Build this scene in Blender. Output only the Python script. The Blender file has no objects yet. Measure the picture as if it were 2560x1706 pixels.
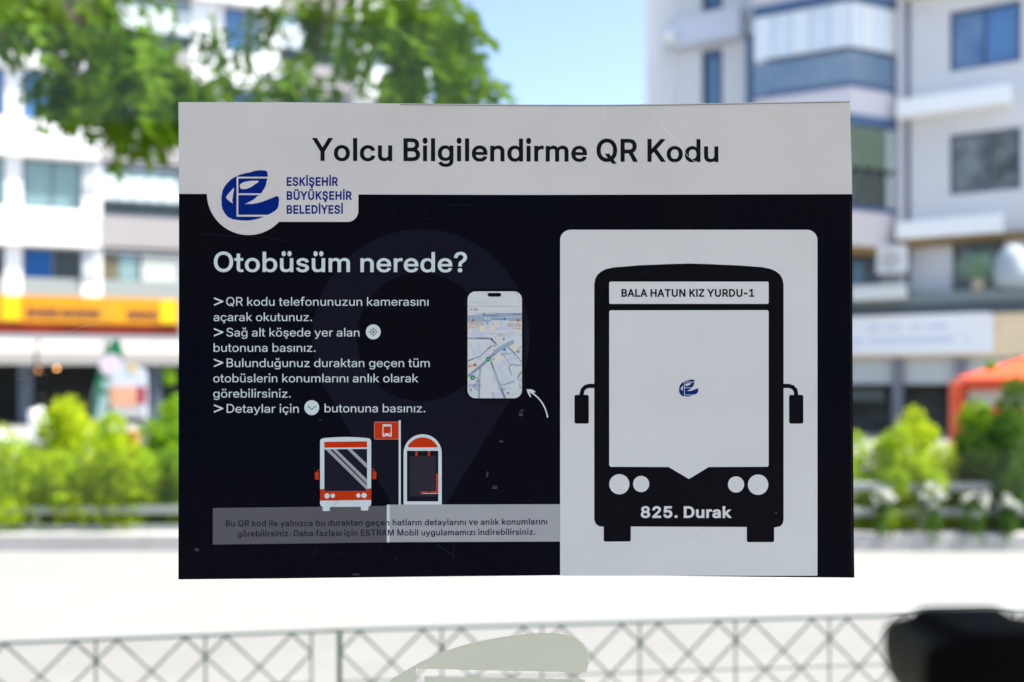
import bpy, bmesh, math, random
from mathutils import Vector, Matrix
from mathutils.geometry import delaunay_2d_cdt

# ------------------------------------------------------------------ scene, camera, light
SC = bpy.context.scene
COL = SC.collection
K = 36.0 / 35.0 / 2560.0        # tangent per photo pixel (35 mm lens)
D = 0.62                        # camera to glass
EYE = 1.50                      # camera height
HY = 950.0                      # horizon row in the photo

cd = bpy.data.cameras.new('camera'); cam = bpy.data.objects.new('camera', cd); COL.objects.link(cam)
cam.location = (0, -D, EYE); cam.rotation_euler = (math.radians(90), 0, 0)
cd.sensor_width = 36; cd.lens = 35; cd.shift_y = (HY - 853.0) / 2560.0
cd.clip_start = 0.02; cd.clip_end = 2000
cd.dof.use_dof = True; cd.dof.focus_distance = D; cd.dof.aperture_fstop = 5.0
cd.dof.aperture_blades = 0
SC.camera = cam

SUN_EL = 56.0
SUN_DIR = Vector((0.985, -0.17, 0)).normalized() * math.cos(math.radians(SUN_EL)) + Vector((0, 0, math.sin(math.radians(SUN_EL))))
sd = bpy.data.lights.new('sun', 'SUN'); sun = bpy.data.objects.new('sun', sd); COL.objects.link(sun)
sd.energy = 4.2; sd.angle = math.radians(0.53); sd.color = (1.0, 0.955, 0.88)
sun.rotation_euler = SUN_DIR.to_track_quat('Z', 'Y').to_euler()
sun.location = (20, -4, 30)

W = bpy.data.worlds.new('World'); SC.world = W; W.use_nodes = True
nt = W.node_tree; nt.nodes.clear()
bg = nt.nodes.new('ShaderNodeBackground'); wo = nt.nodes.new('ShaderNodeOutputWorld')
sky = nt.nodes.new('ShaderNodeTexSky'); sky.sky_type = 'NISHITA'; sky.sun_disc = False
sky.sun_elevation = math.radians(SUN_EL)
sky.sun_rotation = math.atan2(SUN_DIR.x, SUN_DIR.y)
sky.altitude = 800; sky.air_density = 0.82; sky.dust_density = 4.0; sky.ozone_density = 0.7
bg.inputs['Strength'].default_value = 0.15
nt.links.new(sky.outputs[0], bg.inputs[0]); nt.links.new(bg.outputs[0], wo.inputs[0])

SC.view_settings.view_transform = 'Standard'; SC.view_settings.look = 'None'
SC.view_settings.exposure = 1.5; SC.view_settings.gamma = 1.0
try: SC.view_settings.use_curve_mapping = False
except Exception: pass
SC.render.engine = 'CYCLES'
SC.cycles.use_denoising = True
SC.cycles.max_bounces = 8; SC.cycles.transparent_max_bounces = 24
SC.cycles.caustics_reflective = False; SC.cycles.caustics_refractive = False

# ------------------------------------------------------------------ helpers
def P(px, py, d):
    """a point of the place seen at photo pixel (px, py), d metres ahead of the camera"""
    return Vector(((px - 1280) * K * d, d - D, EYE - (py - HY) * K * d))

def tag(o, label=None, cat=None, group=None, kind=None):
    if label: o['label'] = label
    if cat: o['category'] = cat
    if group: o['group'] = group
    if kind: o['kind'] = kind
    return o

def empty(name, loc=(0, 0, 0), rz=0.0):
    o = bpy.data.objects.new(name, None); COL.objects.link(o)
    o.location = loc; o.rotation_euler = (0, 0, rz); o.empty_display_size = 0.1
    return o

def place(name, me, parent=None, loc=None, rot=None):
    o = bpy.data.objects.new(name, me); COL.objects.link(o)
    if parent is not None: o.parent = parent
    if loc is not None: o.location = loc
    if rot is not None: o.rotation_euler = rot
    return o

def srgb(r, g, b):
    f = lambda c: c / 12.92 if c <= 0.04045 else ((c + 0.055) / 1.055) ** 2.4
    return (f(r / 255), f(g / 255), f(b / 255))

MATS = {}
def mat(name, rgb, rough=0.7, spec=0.3, var=0.0, vscale=3.0, bump=0.0, bscale=40.0, metal=0.0,
        trans=0.0, stretch=None, rgb2=None, translucent=0.0, coat=0.0):
    if name in MATS: return MATS[name]
    m = bpy.data.materials.new(name); m.use_nodes = True; t = m.node_tree
    b = t.nodes['Principled BSDF']; out = t.nodes['Material Output']
    b.inputs['Base Color'].default_value = (*rgb, 1); b.inputs['Roughness'].default_value = rough
    b.inputs['Specular IOR Level'].default_value = spec; b.inputs['Metallic'].default_value = metal
    if coat: b.inputs['Coat Weight'].default_value = coat
    if var or rgb2 or bump:
        tc = t.nodes.new('ShaderNodeTexCoord'); mp = t.nodes.new('ShaderNodeMapping')
        t.links.new(tc.outputs['Object'], mp.inputs[0])
        if stretch: mp.inputs['Scale'].default_value = stretch
    if var or rgb2:
        n = t.nodes.new('ShaderNodeTexNoise'); n.inputs['Scale'].default_value = vscale
        n.inputs['Detail'].default_value = 5; n.inputs['Roughness'].default_value = 0.6
        t.links.new(mp.outputs[0], n.inputs['Vector'])
        r = t.nodes.new('ShaderNodeValToRGB'); r.color_ramp.elements[0].position = 0.3; r.color_ramp.elements[1].position = 0.7
        c2 = rgb2 if rgb2 else tuple(min(1, c * (1 + var)) for c in rgb)
        c1 = rgb if rgb2 else tuple(c * (1 - var) for c in rgb)
        r.color_ramp.elements[0].color = (*c1, 1); r.color_ramp.elements[1].color = (*c2, 1)
        t.links.new(n.outputs['Fac'], r.inputs[0]); t.links.new(r.outputs[0], b.inputs['Base Color'])
    if bump:
        n2 = t.nodes.new('ShaderNodeTexNoise'); n2.inputs['Scale'].default_value = bscale; n2.inputs['Detail'].default_value = 3
        t.links.new(mp.outputs[0], n2.inputs['Vector'])
        bp = t.nodes.new('ShaderNodeBump'); bp.inputs['Strength'].default_value = bump
        bp.inputs['Distance'].default_value = 1.0 / bscale * 0.3
        t.links.new(n2.outputs['Fac'], bp.inputs['Height']); t.links.new(bp.outputs[0], b.inputs['Normal'])
    if translucent:
        tr = t.nodes.new('ShaderNodeBsdfTranslucent'); mx = t.nodes.new('ShaderNodeMixShader')
        src = b.inputs['Base Color']
        if src.is_linked:
            g = t.nodes.new('ShaderNodeGamma'); g.inputs[1].default_value = 0.75
            t.links.new(src.links[0].from_socket, g.inputs[0]); t.links.new(g.outputs[0], tr.inputs[0])
        else: tr.inputs[0].default_value = (*[min(1, c * 1.6) for c in rgb], 1)
        mx.inputs[0].default_value = translucent
        t.links.new(b.outputs[0], mx.inputs[1]); t.links.new(tr.outputs[0], mx.inputs[2]); t.links.new(mx.outputs[0], out.inputs[0])
    if trans:
        tp = t.nodes.new('ShaderNodeBsdfTransparent'); mx = t.nodes.new('ShaderNodeMixShader'); mx.inputs[0].default_value = trans
        t.links.new(b.outputs[0], mx.inputs[1]); t.links.new(tp.outputs[0], mx.inputs[2]); t.links.new(mx.outputs[0], out.inputs[0])
    MATS[name] = m
    return m

def emit(name, rgb, s):
    m = bpy.data.materials.new(name); m.use_nodes = True; b = m.node_tree.nodes['Principled BSDF']
    b.inputs['Base Color'].default_value = (*rgb, 1)
    b.inputs['Emission Color'].default_value = (*rgb, 1); b.inputs['Emission Strength'].default_value = s
    return m

class MB:
    def __init__(s): s.v = []; s.f = []
    def add(s, vs, fs):
        k = len(s.v); s.v += [tuple(v) for v in vs]; s.f += [tuple(i + k for i in f) for f in fs]; return s
    def box(s, x0, x1, y0, y1, z0, z1):
        vs = [(x, y, z) for z in (z0, z1) for y in (y0, y1) for x in (x0, x1)]
        return s.add(vs, [(0, 2, 3, 1), (4, 5, 7, 6), (0, 1, 5, 4), (2, 6, 7, 3), (0, 4, 6, 2), (1, 3, 7, 5)])
    def tube(s, pts, rad, n=8, caps=True):
        pts = [Vector(p) for p in pts]; k0 = len(s.v); m = len(pts)
        rad = [rad] * m if not hasattr(rad, '__len__') else rad
        up = None
        for i, p in enumerate(pts):
            d = (pts[min(i + 1, m - 1)] - pts[max(i - 1, 0)]).normalized()
            a = Vector((0, 0, 1)) if abs(d.z) < 0.9 else Vector((1, 0, 0))
            if up is None: up = (a - d * a.dot(d)).normalized()
            else: up = (up - d * up.dot(d)).normalized()
            w = d.cross(up)
            for j in range(n):
                t = 2 * math.pi * j / n
                s.v.append(tuple(p + (up * math.cos(t) + w * math.sin(t)) * rad[i]))
        for i in range(m - 1):
            for j in range(n):
                a = k0 + i * n + j; b = k0 + i * n + (j + 1) % n
                s.f.append((a, b, b + n, a + n))
        if caps:
            s.f.append(tuple(k0 + j for j in range(n))[::-1]); s.f.append(tuple(k0 + (m - 1) * n + j for j in range(n)))
        return s
    def prism(s, poly, h0, h1):
        n = len(poly)
        return s.add([(x, y, h0) for x, y in poly] + [(x, y, h1) for x, y in poly],
                     [tuple(range(n))[::-1], tuple(range(n, 2 * n))] + [(i, (i + 1) % n, (i + 1) % n + n, i + n) for i in range(n)])
    def ball(s, c, r, nu=10, nv=7, sq=(1, 1, 1)):
        vs = [(c[0], c[1], c[2] - r * sq[2])]; fs = []
        for i in range(1, nv):
            a = -math.pi / 2 + math.pi * i / nv
            for j in range(nu):
                b = 2 * math.pi * j / nu
                vs.append((c[0] + r * sq[0] * math.cos(a) * math.cos(b), c[1] + r * sq[1] * math.cos(a) * math.sin(b), c[2] + r * sq[2] * math.sin(a)))
        vs.append((c[0], c[1], c[2] + r * sq[2]))
        for j in range(nu): fs.append((0, 1 + (j + 1) % nu, 1 + j))
        for i in range(nv - 2):
            for j in range(nu):
                a = 1 + i * nu + j; b = 1 + i * nu + (j + 1) % nu
                fs.append((a, b, b + nu, a + nu))
        L = len(vs) - 1
        for j in range(nu): fs.append((L, L - nu + j, L - nu + (j + 1) % nu))
        return s.add(vs, fs)
    def mesh(s, name, m, smooth=False):
        me = bpy.data.meshes.new(name); me.from_pydata(s.v, [], s.f); me.update()
        if m: me.materials.append(m)
        if smooth: me.polygons.foreach_set('use_smooth', [True] * len(me.polygons))
        return me
    def build(s, name, m, parent=None, smooth=False, bevel=0.0):
        o = place(name, s.mesh(name, m, smooth), parent)
        if bevel:
            b = o.modifiers.new('bevel', 'BEVEL'); b.width = bevel; b.segments = 3; b.limit_method = 'ANGLE'
        return o

# ---- 2-D regions: exact outlines with holes
def inside(x, y, p):
    c = False; n = len(p); j = n - 1
    for i in range(n):
        x2, y2 = p[i]; x1, y1 = p[j]
        if (y1 > y) != (y2 > y) and x < (x2 - x1) * (y - y1) / (y2 - y1) + x1: c = not c
        j = i
    return c

def wind(x, y, p):
    w = 0; x1, y1 = p[-1]
    for x2, y2 in p:
        if (y1 <= y) != (y2 <= y):
            if (x2 - x1) * (y - y1) / (y2 - y1) + x1 > x: w += 1 if y2 > y1 else -1
        x1, y1 = x2, y2
    return w

def region(loops, keep=None, nonzero=False):
    vs = []; es = []
    for lp in loops:
        k = len(vs); n = len(lp); vs += [Vector((float(x), float(y))) for x, y in lp]
        es += [(k + i, k + (i + 1) % n) for i in range(n)]
    V, E, F, _, _, _ = delaunay_2d_cdt(vs, es, [], 0, 1e-7)
    out = []
    for f in F:
        cx = sum(V[i].x for i in f) / 3; cy = sum(V[i].y for i in f) / 3
        if nonzero: ok = sum(wind(cx, cy, lp) for lp in loops) != 0
        elif keep is None: ok = sum(inside(cx, cy, lp) for lp in loops) % 2 == 1
        else: ok = keep([inside(cx, cy, lp) for lp in loops])
        if ok: out.append(tuple(f))
    return [(v.x, v.y) for v in V], out
GLYPHS = {
'L': ''' 360|
.374|205,-8 232,1 265,30 278,55 282,99 273,126 244,160 219,173 175,176 148,167 114,139 101,113 98,69 106,42 135,9 161,-4
B897|485,0 611,13 706,51 772,109 810,184 821,240 822,300 812,355 792,402 765,441 732,473 676,506 622,519 636,526 686,549 729,582 762,626 781,685 783,762 772,817 735,891 697,932 618,977 552,994 474,1000 117,1000 117,0;251,450 488,450 559,441 598,426 645,390 668,360 689,308 691,245 676,200 645,162 595,135 525,121 251,119;251,881 508,879 540,874 591,853 627,819 648,778 655,730 646,674 631,643 609,616 564,585 528,572 468,565 251,565
D987|490,2 597,22 645,39 730,87 800,152 852,234 888,331 899,384 908,502 899,619 873,722 829,811 769,884 693,940 650,962 553,990 443,1000 182,1000 182,881 479,879 558,865 625,836 654,816 703,767 740,705 765,632 777,548 772,412 754,332 722,263 679,208 622,165 589,148 512,126 469,121 187,119 187,0;117,1000 117,0 251,0 251,1000
Q1048|647,91 784,-93 924,-93 756,133 616,318 475,318;575,-11 669,9 754,49 828,108 887,183 933,275 949,326 967,438 967,561 949,673 933,725 887,816 828,892 754,950 669,991 575,1011 474,1011 380,991 295,950 222,892 162,816 116,725 99,673 81,561 81,438 99,326 116,275 162,183 222,108 295,49 380,9 474,-11;490,113 425,127 365,156 313,198 270,254 237,323 216,405 211,548 237,676 270,746 313,802 365,844 425,873 490,887 559,887 624,873 683,845 736,802 779,746 812,677 824,637 837,549 837,451 812,323 779,254 736,198 683,155 624,127 559,113
R883|251,0 251,882 488,881 562,866 600,848 630,823 651,792 670,735 672,668 665,627 642,576 616,549 563,520 516,509 188,505 188,386 508,387 588,399 684,441 733,481 782,560 805,655 800,759 769,850 733,902 684,943 623,975 509,998 117,1000 117,0;845,0 597,455 446,455 690,0
S879|485,-16 602,7 667,37 720,77 777,153 797,211 804,274 794,349 777,391 752,427 706,471 652,504 594,529 387,589 319,616 275,645 243,684 233,717 233,754 242,787 269,831 332,874 418,893 509,888 591,854 613,836 643,794 659,737 790,737 771,829 724,905 678,946 622,978 522,1008 408,1012 336,1001 271,978 213,946 147,880 118,825 103,764 104,692 126,622 145,592 169,565 233,519 314,482 561,407 611,382 638,362 665,325 673,293 669,237 654,202 615,157 560,125 492,107 394,107 310,130 261,163 227,210 211,274 74,274 85,204 109,146 145,94 192,52 251,18 320,-5 398,-16
a767|341,-15 406,-4 458,17 498,45 538,93 539,0 664,0 663,482 646,557 624,596 596,627 527,668 452,689 382,697 310,689 216,661 155,625 105,571 78,522 201,489 227,530 269,563 312,582 365,591 440,586 470,576 504,553 521,532 535,493 537,459 531,436 489,417 247,384 153,352 108,320 85,293 68,260 59,196 65,146 81,101 108,63 143,32 186,9 235,-6;319,89 258,100 214,126 190,166 190,219 209,250 253,279 314,295 384,305 491,321 540,337 536,234 529,202 492,145 446,112 385,92
b836|488,-13 556,1 617,29 669,70 712,123 743,186 763,259 769,341 763,422 743,495 711,558 669,610 616,651 555,679 487,695 424,696 355,680 291,645 230,578 230,1000 103,1000 103,0 226,0 226,105 232,105 280,46 338,7 400,-11;408,92 361,102 322,122 288,152 262,189 243,234 231,285 231,399 243,449 262,493 303,545 340,570 383,584 460,588 528,569 565,543 594,510 617,469 632,422 639,314 631,261 616,213 594,172 564,138 506,103 460,92
d836|411,-14 459,-7 514,16 556,46 604,105 610,105 610,0 733,0 733,1000 606,1000 606,578 544,645 499,673 460,687 385,697 314,688 249,666 192,632 145,586 107,528 81,460 68,383 68,299 81,221 107,153 144,95 192,48 249,13 313,-8;377,92 309,112 272,138 242,172 219,213 204,261 197,370 204,422 219,469 241,510 271,543 329,578 376,588 429,588 475,578 515,558 548,530 574,493 593,449 604,399 604,285 593,234 574,189 532,136 496,111 452,96
e796|448,-14 531,0 623,42 660,71 690,106 721,168 598,196 584,168 558,136 497,101 418,90 367,94 321,107 281,128 249,158 213,216 196,292 196,402 211,464 231,502 274,548 311,571 354,585 429,589 475,580 514,561 559,519 581,482 600,415 604,358 668,400 146,402 146,303 732,303 731,386 722,452 704,509 664,579 629,615 569,657 500,682 428,696 365,695 291,678 226,649 171,607 126,554 93,490 68,378 68,297 82,221 109,154 149,96 200,49 263,14 335,-8
f503|13,685 13,585 453,585 453,685;284,0 288,823 308,873 346,900 401,905 450,891 482,1028 466,1035 414,1049 348,1050 306,1042 266,1024 230,998 200,963 176,919 162,867 157,807 157,0
g837|443,-268 542,-252 627,-216 690,-159 719,-108 734,-12 734,685 611,685 611,577 606,577 546,645 481,681 413,696 350,695 315,688 251,666 193,632 125,559 81,462 68,386 73,265 93,194 126,134 169,86 222,48 315,15 411,9 479,21 543,55 607,122 607,-7 598,-66 572,-111 528,-142 442,-165 341,-161 306,-151 265,-129 203,-64 97,-119 120,-153 162,-196 240,-241 345,-266;377,114 330,123 290,142 256,169 230,204 211,246 199,294 199,401 211,449 230,492 272,544 330,578 377,588 430,588 476,578 516,559 549,530 575,495 594,452 606,402 605,292 585,221 563,183 533,153 476,123 429,114
i333|230,0 230,685 103,685 103,0;181,831 207,841 238,872 250,901 253,950 245,980 218,1017 194,1032 153,1035 128,1026 97,994 85,966 82,916 90,886 117,849 140,835
k750|351,356 364,356 713,684 557,685 237,385 214,385 216,242;230,0 230,1000 103,1000 103,0;737,1 377,418 287,336 575,0
l345|117,0 251,0 251,1000 117,1000
m1197|230,0 230,450 238,487 253,519 299,564 360,588 439,585 495,557 528,509 535,468 535,0 662,0 662,445 669,493 689,533 722,564 766,584 820,591 865,586 905,571 939,546 960,508 967,457 967,0 1094,0 1094,459 1089,519 1062,592 1015,646 953,681 881,700 832,701 787,692 725,668 689,646 645,604 624,569 608,527 635,527 616,585 567,651 493,692 431,702 374,693 320,671 288,650 235,592 208,528 227,528 226,685 103,685 103,0
n807|231,431 238,472 264,522 289,548 337,575 393,587 443,586 493,573 533,545 561,505 576,454 577,0 704,0 704,433 699,498 672,578 623,638 557,676 505,691 447,697 383,689 298,654 274,635 232,585 198,514 226,514 226,685 103,685 103,0 230,0
o818|448,-13 522,1 588,30 645,71 690,124 736,222 749,298 749,380 724,492 690,556 645,608 588,650 522,678 448,695 368,695 295,678 230,650 173,608 128,556 82,457 68,380 68,298 82,222 110,154 149,96 200,49 261,14 295,1 368,-13;380,92 331,102 289,124 255,155 229,193 211,238 199,287 199,391 211,441 229,486 271,540 309,567 354,584 436,588 487,577 529,555 563,524 589,486 608,440 619,391 619,287 608,238 589,193 547,139 487,102 436,92
r513|230,0 230,427 233,462 244,494 274,534 333,570 408,582 483,575 483,696 393,697 321,674 262,634 226,581 226,685 103,685 103,0
s720|393,-14 456,-5 512,12 561,36 600,68 630,105 648,147 654,194 646,247 636,271 604,312 556,346 491,371 295,418 248,441 230,461 221,485 226,529 246,555 279,577 321,590 369,594 420,590 459,575 499,540 524,495 641,519 603,596 575,627 541,652 501,673 427,693 338,696 227,669 181,645 143,615 115,579 97,538 91,493 99,439 124,393 142,373 191,339 256,314 437,272 485,252 506,234 519,213 523,187 516,157 495,130 459,107 414,93 358,88 308,92 248,114 207,155 190,198 68,175 84,126 107,86 138,53 176,26 221,6 272,-7
t451|13,685 13,585 405,585 405,685;127,169 135,109 161,59 204,22 261,0 341,-7 424,4 400,103 391,102 336,96 291,103 272,115 257,147 254,909 127,909
u808|392,-8 481,16 532,49 574,99 609,171 581,171 581,0 704,0 704,685 577,685 577,276 569,213 553,178 518,137 471,110 415,98 338,104 293,124 258,159 237,204 230,261 230,685 103,685 103,252 108,187 123,131 166,65 226,20 302,-5
y767|100,-249 149,-258 203,-259 277,-242 338,-203 386,-141 734,685 596,685 428,257 373,88 357,37 410,37 339,257 171,685 32,685 317,1 280,-92 246,-134 227,-146 194,-153 121,-145 92,-246
z750|668,0 668,108 254,108 656,594 656,685 93,685 93,577 495,576 81,87 81,0
ç780|430,-14 533,5 619,50 684,117 717,189 595,217 569,164 530,124 476,99 423,90 354,96 309,112 271,139 241,173 211,238 197,312 199,391 219,464 256,524 309,567 354,584 423,589 475,581 528,556 567,518 592,467 714,496 691,550 658,595 617,632 568,661 451,695 408,697 331,688 230,650 173,608 128,556 82,457 67,339 73,259 94,187 128,123 173,71 230,30 295,1 368,-13;414,-255 494,-246 546,-218 570,-169 566,-112 551,-83 525,-63 489,-51 445,-46 445,36 375,36 354,-111 448,-114 462,-119 472,-133 472,-162 456,-178 330,-184 330,-255
ö818|448,-13 522,1 588,30 645,71 690,124 736,222 749,298 749,380 724,492 690,556 645,608 588,650 522,678 448,695 368,695 295,678 230,650 173,608 128,556 82,457 68,380 68,298 82,222 110,154 149,96 200,49 261,14 295,1 368,-13;380,92 331,102 289,124 255,155 229,193 211,238 199,287 199,391 211,441 229,486 271,540 309,567 354,584 436,588 487,577 529,555 563,524 589,486 608,440 619,391 619,287 608,238 589,193 547,139 487,102 436,92;562,831 586,841 616,872 627,901 630,949 622,980 597,1016 574,1031 535,1035 511,1025 481,993 469,965 466,916 474,886 500,849 523,835;282,831 306,841 335,872 347,901 350,949 342,980 317,1016 294,1031 255,1035 231,1025 201,993 189,965 186,916 194,886 220,849 242,835
ü808|392,-8 481,16 532,49 574,99 609,171 581,171 581,0 704,0 704,685 577,685 577,276 569,213 553,178 518,137 471,110 415,98 338,104 293,124 258,159 237,204 230,261 230,685 103,685 103,252 108,187 123,131 166,65 226,20 302,-5;557,831 581,841 611,872 623,901 625,949 618,980 592,1016 570,1031 531,1035 506,1025 476,993 465,965 462,916 470,886 495,849 518,835;277,831 301,841 331,872 342,901 345,949 337,980 312,1016 289,1031 250,1035 226,1025 196,993 184,965 181,916 189,886 215,849 238,835
ğ837|443,-268 542,-252 627,-216 690,-159 719,-108 734,-12 734,685 611,685 611,577 606,577 546,645 481,681 413,696 350,695 315,688 251,666 193,632 125,559 81,462 68,386 73,265 93,194 126,134 169,86 222,48 315,15 411,9 479,21 543,55 607,122 607,-7 598,-66 572,-111 528,-142 442,-165 341,-161 306,-151 265,-129 203,-64 97,-119 120,-153 162,-196 240,-241 345,-266;377,114 330,123 290,142 256,169 230,204 211,246 199,294 199,401 211,449 230,492 272,544 330,578 377,588 430,588 476,578 516,559 549,530 575,495 594,452 606,402 605,292 585,221 563,183 533,153 476,123 429,114;425,807 485,826 520,852 550,885 574,924 590,970 600,1050 504,1050 500,1004 476,956 436,927 386,922 355,934 320,971 306,1004 301,1050 206,1050 211,994 223,946 257,884 304,838 361,811
ı333|100,0 233,0 233,685 100,685
ş720|393,-14 456,-5 512,12 561,36 600,68 630,105 648,147 654,194 646,247 636,271 604,312 556,346 491,371 295,418 248,441 230,461 221,485 226,529 246,555 279,577 321,590 369,594 420,590 459,575 499,540 524,495 641,519 603,596 575,627 541,652 501,673 427,693 338,696 227,669 181,645 143,615 115,579 97,538 91,493 99,439 124,393 142,373 191,339 256,314 437,272 485,252 506,234 519,213 523,187 516,157 495,130 459,107 414,93 358,88 308,92 248,114 207,155 190,198 68,175 84,126 107,86 138,53 176,26 221,6 272,-7;371,-255 452,-246 503,-218 527,-169 524,-112 508,-83 482,-63 446,-51 403,-46 403,36 332,36 311,-111 405,-114 419,-119 429,-133 429,-162 413,-178 288,-184 288,-255''',
'M': ''' 360|
0898|493,-10 575,10 647,51 706,110 751,186 784,277 803,382 810,499 803,617 784,722 751,813 705,889 677,921 612,972 575,990 493,1010 405,1010 324,990 252,949 193,889 147,813 114,722 94,617 88,499 94,382 114,277 146,186 192,110 220,78 286,28 323,10 405,-10;427,157 388,168 354,192 324,227 300,276 281,339 269,413 266,544 281,661 300,724 324,773 354,809 388,832 427,844 471,844 510,832 544,809 574,773 598,724 617,661 628,587 631,455 617,339 598,276 574,227 544,192 510,168 471,157
1898|783,0 783,165 141,165 141,0;387,1000 158,833 161,633 428,824 391,824 391,0 572,0 572,1000
2898|780,0 780,169 345,169 345,130 632,435 694,513 735,583 762,671 764,750 739,840 686,917 610,974 516,1007 410,1011 311,988 226,937 163,862 127,768 119,666 297,666 301,734 323,790 365,827 425,844 492,839 544,814 577,773 589,715 574,646 526,572 117,132 117,0
3898|472,-11 547,1 614,26 672,62 721,109 757,165 770,196 785,263 785,333 771,398 742,459 699,511 644,552 578,582 541,592 461,598 389,594 403,497 749,867 749,1000 128,1000 128,831 529,831 529,869 288,594 288,455 432,454 505,441 554,413 577,390 592,363 604,316 604,280 584,221 553,189 525,173 454,157 380,162 334,177 310,193 276,235 261,307 76,307 84,238 103,174 136,118 180,72 233,35 295,9 397,-11
4898|824,194 824,363 264,363 264,329 660,1000 468,1000 73,332 73,194;695,0 695,648 518,648 518,301 518,0
5898|477,-11 550,3 616,32 673,73 739,155 767,221 782,294 782,361 768,443 736,517 690,579 631,628 561,661 482,677 411,675 328,652 271,619 314,619 338,831 738,831 738,1000 180,1000 120,468 278,451 309,476 351,495 433,509 489,501 535,477 571,439 595,389 603,330 595,273 572,224 524,178 458,157 392,162 352,179 312,215 294,249 285,304 107,304 119,208 142,151 177,100 221,57 275,24 337,0 404,-11
6898|485,-11 555,3 618,31 673,70 737,150 764,214 778,284 778,358 766,427 740,489 703,542 656,585 599,617 535,636 446,641 396,632 338,604 285,551 246,480 327,480 683,999 479,1000 204,591 149,484 122,390 118,292 132,219 159,154 199,97 277,31 341,3 411,-11;430,154 369,175 323,219 298,284 295,343 314,410 355,458 413,484 467,487 528,467 573,424 599,360 601,302 582,234 541,184 483,157
7898|355,0 783,850 783,1000 114,1000 114,831 595,831 595,864 158,0
8898|488,-11 596,11 659,40 712,79 755,127 785,184 800,247 801,307 792,358 774,405 748,448 716,484 658,527 614,545 617,500 651,516 699,555 719,580 750,636 766,732 760,794 739,851 685,924 610,977 517,1007 413,1011 316,990 233,944 172,877 145,823 129,732 146,636 176,580 197,555 246,515 281,500 283,545 261,537 198,501 148,448 123,405 105,357 96,307 97,248 112,185 125,155 162,102 210,58 268,24 335,0 409,-11;426,156 369,166 314,197 284,243 278,304 298,361 343,405 409,429 468,432 522,420 578,385 611,335 618,271 599,219 557,180 491,158;432,598 374,613 333,646 312,694 309,738 326,788 361,823 415,843 466,845 524,830 563,798 584,752 586,708 570,657 533,620 481,600
9898|411,1011 342,997 278,969 223,930 160,851 132,787 118,716 118,642 131,573 157,511 194,458 241,415 298,383 362,364 450,359 501,368 559,396 612,449 651,520 570,520 213,1 418,0 693,409 747,516 774,610 778,708 764,781 737,846 698,903 619,969 555,997 485,1011;466,846 528,825 573,781 599,716 601,657 582,590 541,542 483,516 430,513 369,533 324,576 298,640 296,699 315,766 356,816 414,843
B903|486,0 611,13 709,52 779,114 820,193 832,252 832,314 821,371 800,421 755,481 697,522 635,544 643,543 643,499 638,498 690,521 736,557 772,606 793,670 795,750 784,808 761,861 726,909 652,963 553,994 476,1000 111,1000 111,0;294,424 488,424 548,417 579,405 617,377 634,354 651,313 652,264 641,231 618,203 580,183 521,171 294,169;294,831 504,829 553,818 585,797 612,753 618,716 611,674 600,650 572,621 520,595 469,589 294,589
K923|464,507 470,506 909,991 687,1000 315,596 192,440 205,251;294,0 294,647 294,1000 111,1000 111,0;916,2 453,654 337,510 700,0
Q1045|616,97 753,-88 951,-84 764,171 623,357 426,353;574,-10 669,10 755,51 829,110 889,186 935,278 951,328 969,439 969,560 951,671 935,722 889,814 829,890 755,949 669,990 574,1010 473,1010 378,990 292,949 217,890 157,814 111,722 95,671 76,560 76,439 95,328 111,277 157,186 217,110 292,51 378,10 473,-10;494,163 439,175 388,200 344,235 307,283 279,343 261,415 256,544 279,657 307,717 344,765 388,801 439,825 494,837 553,837 607,825 658,801 702,765 739,718 767,657 785,585 790,455 767,343 739,283 702,235 658,199 607,175 553,163
R890|294,0 294,831 460,831 531,824 591,795 610,774 628,733 634,661 624,613 602,578 566,552 488,534 177,533 177,364 510,365 626,388 689,420 740,463 761,488 803,577 817,680 804,783 761,872 717,921 660,959 590,986 467,1000 111,1000 111,0;873,0 608,486 402,486 662,0
Y932|557,0 557,406 927,1000 715,1000 476,605 397,424 538,424 459,603 218,1000 4,1000 374,406 374,0
c792|436,-13 541,6 630,52 697,121 717,154 741,219 570,257 551,206 524,172 487,148 437,136 390,136 351,144 319,161 292,185 262,233 245,294 245,384 262,446 292,494 334,528 370,541 425,545 477,535 523,509 548,477 567,427 738,466 695,563 658,606 611,641 558,668 478,690 435,697 373,695 298,677 230,648 147,581 106,523 78,455 63,339 70,261 91,189 125,126 172,73 230,31 298,3 373,-12
d845|419,-13 468,-6 529,19 573,50 618,102 614,97 575,97 575,0 748,0 748,1000 571,1000 571,586 614,586 617,580 560,642 512,671 469,686 419,696 354,695 251,665 191,630 142,583 104,525 77,457 64,382 64,300 77,224 103,157 142,98 191,51 250,15 318,-6;387,136 334,151 305,171 281,198 249,272 242,366 262,450 280,484 304,510 332,529 367,541 430,544 467,537 498,521 524,499 545,470 570,391 570,293 553,230 534,196 511,170 482,151 448,139
e807|453,-13 510,-5 564,9 612,31 653,58 703,109 745,200 575,238 548,185 518,157 476,140 423,134 343,148 298,175 274,202 249,254 241,323 244,413 270,477 319,523 369,542 431,545 467,538 497,524 532,491 557,445 569,385 571,310 693,405 138,423 138,280 747,280 746,384 737,448 719,505 693,554 661,596 601,643 532,675 459,693 409,698 331,687 259,664 196,628 145,579 105,520 78,452 64,378 64,298 78,224 106,156 146,98 199,51 264,15 339,-7
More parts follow.
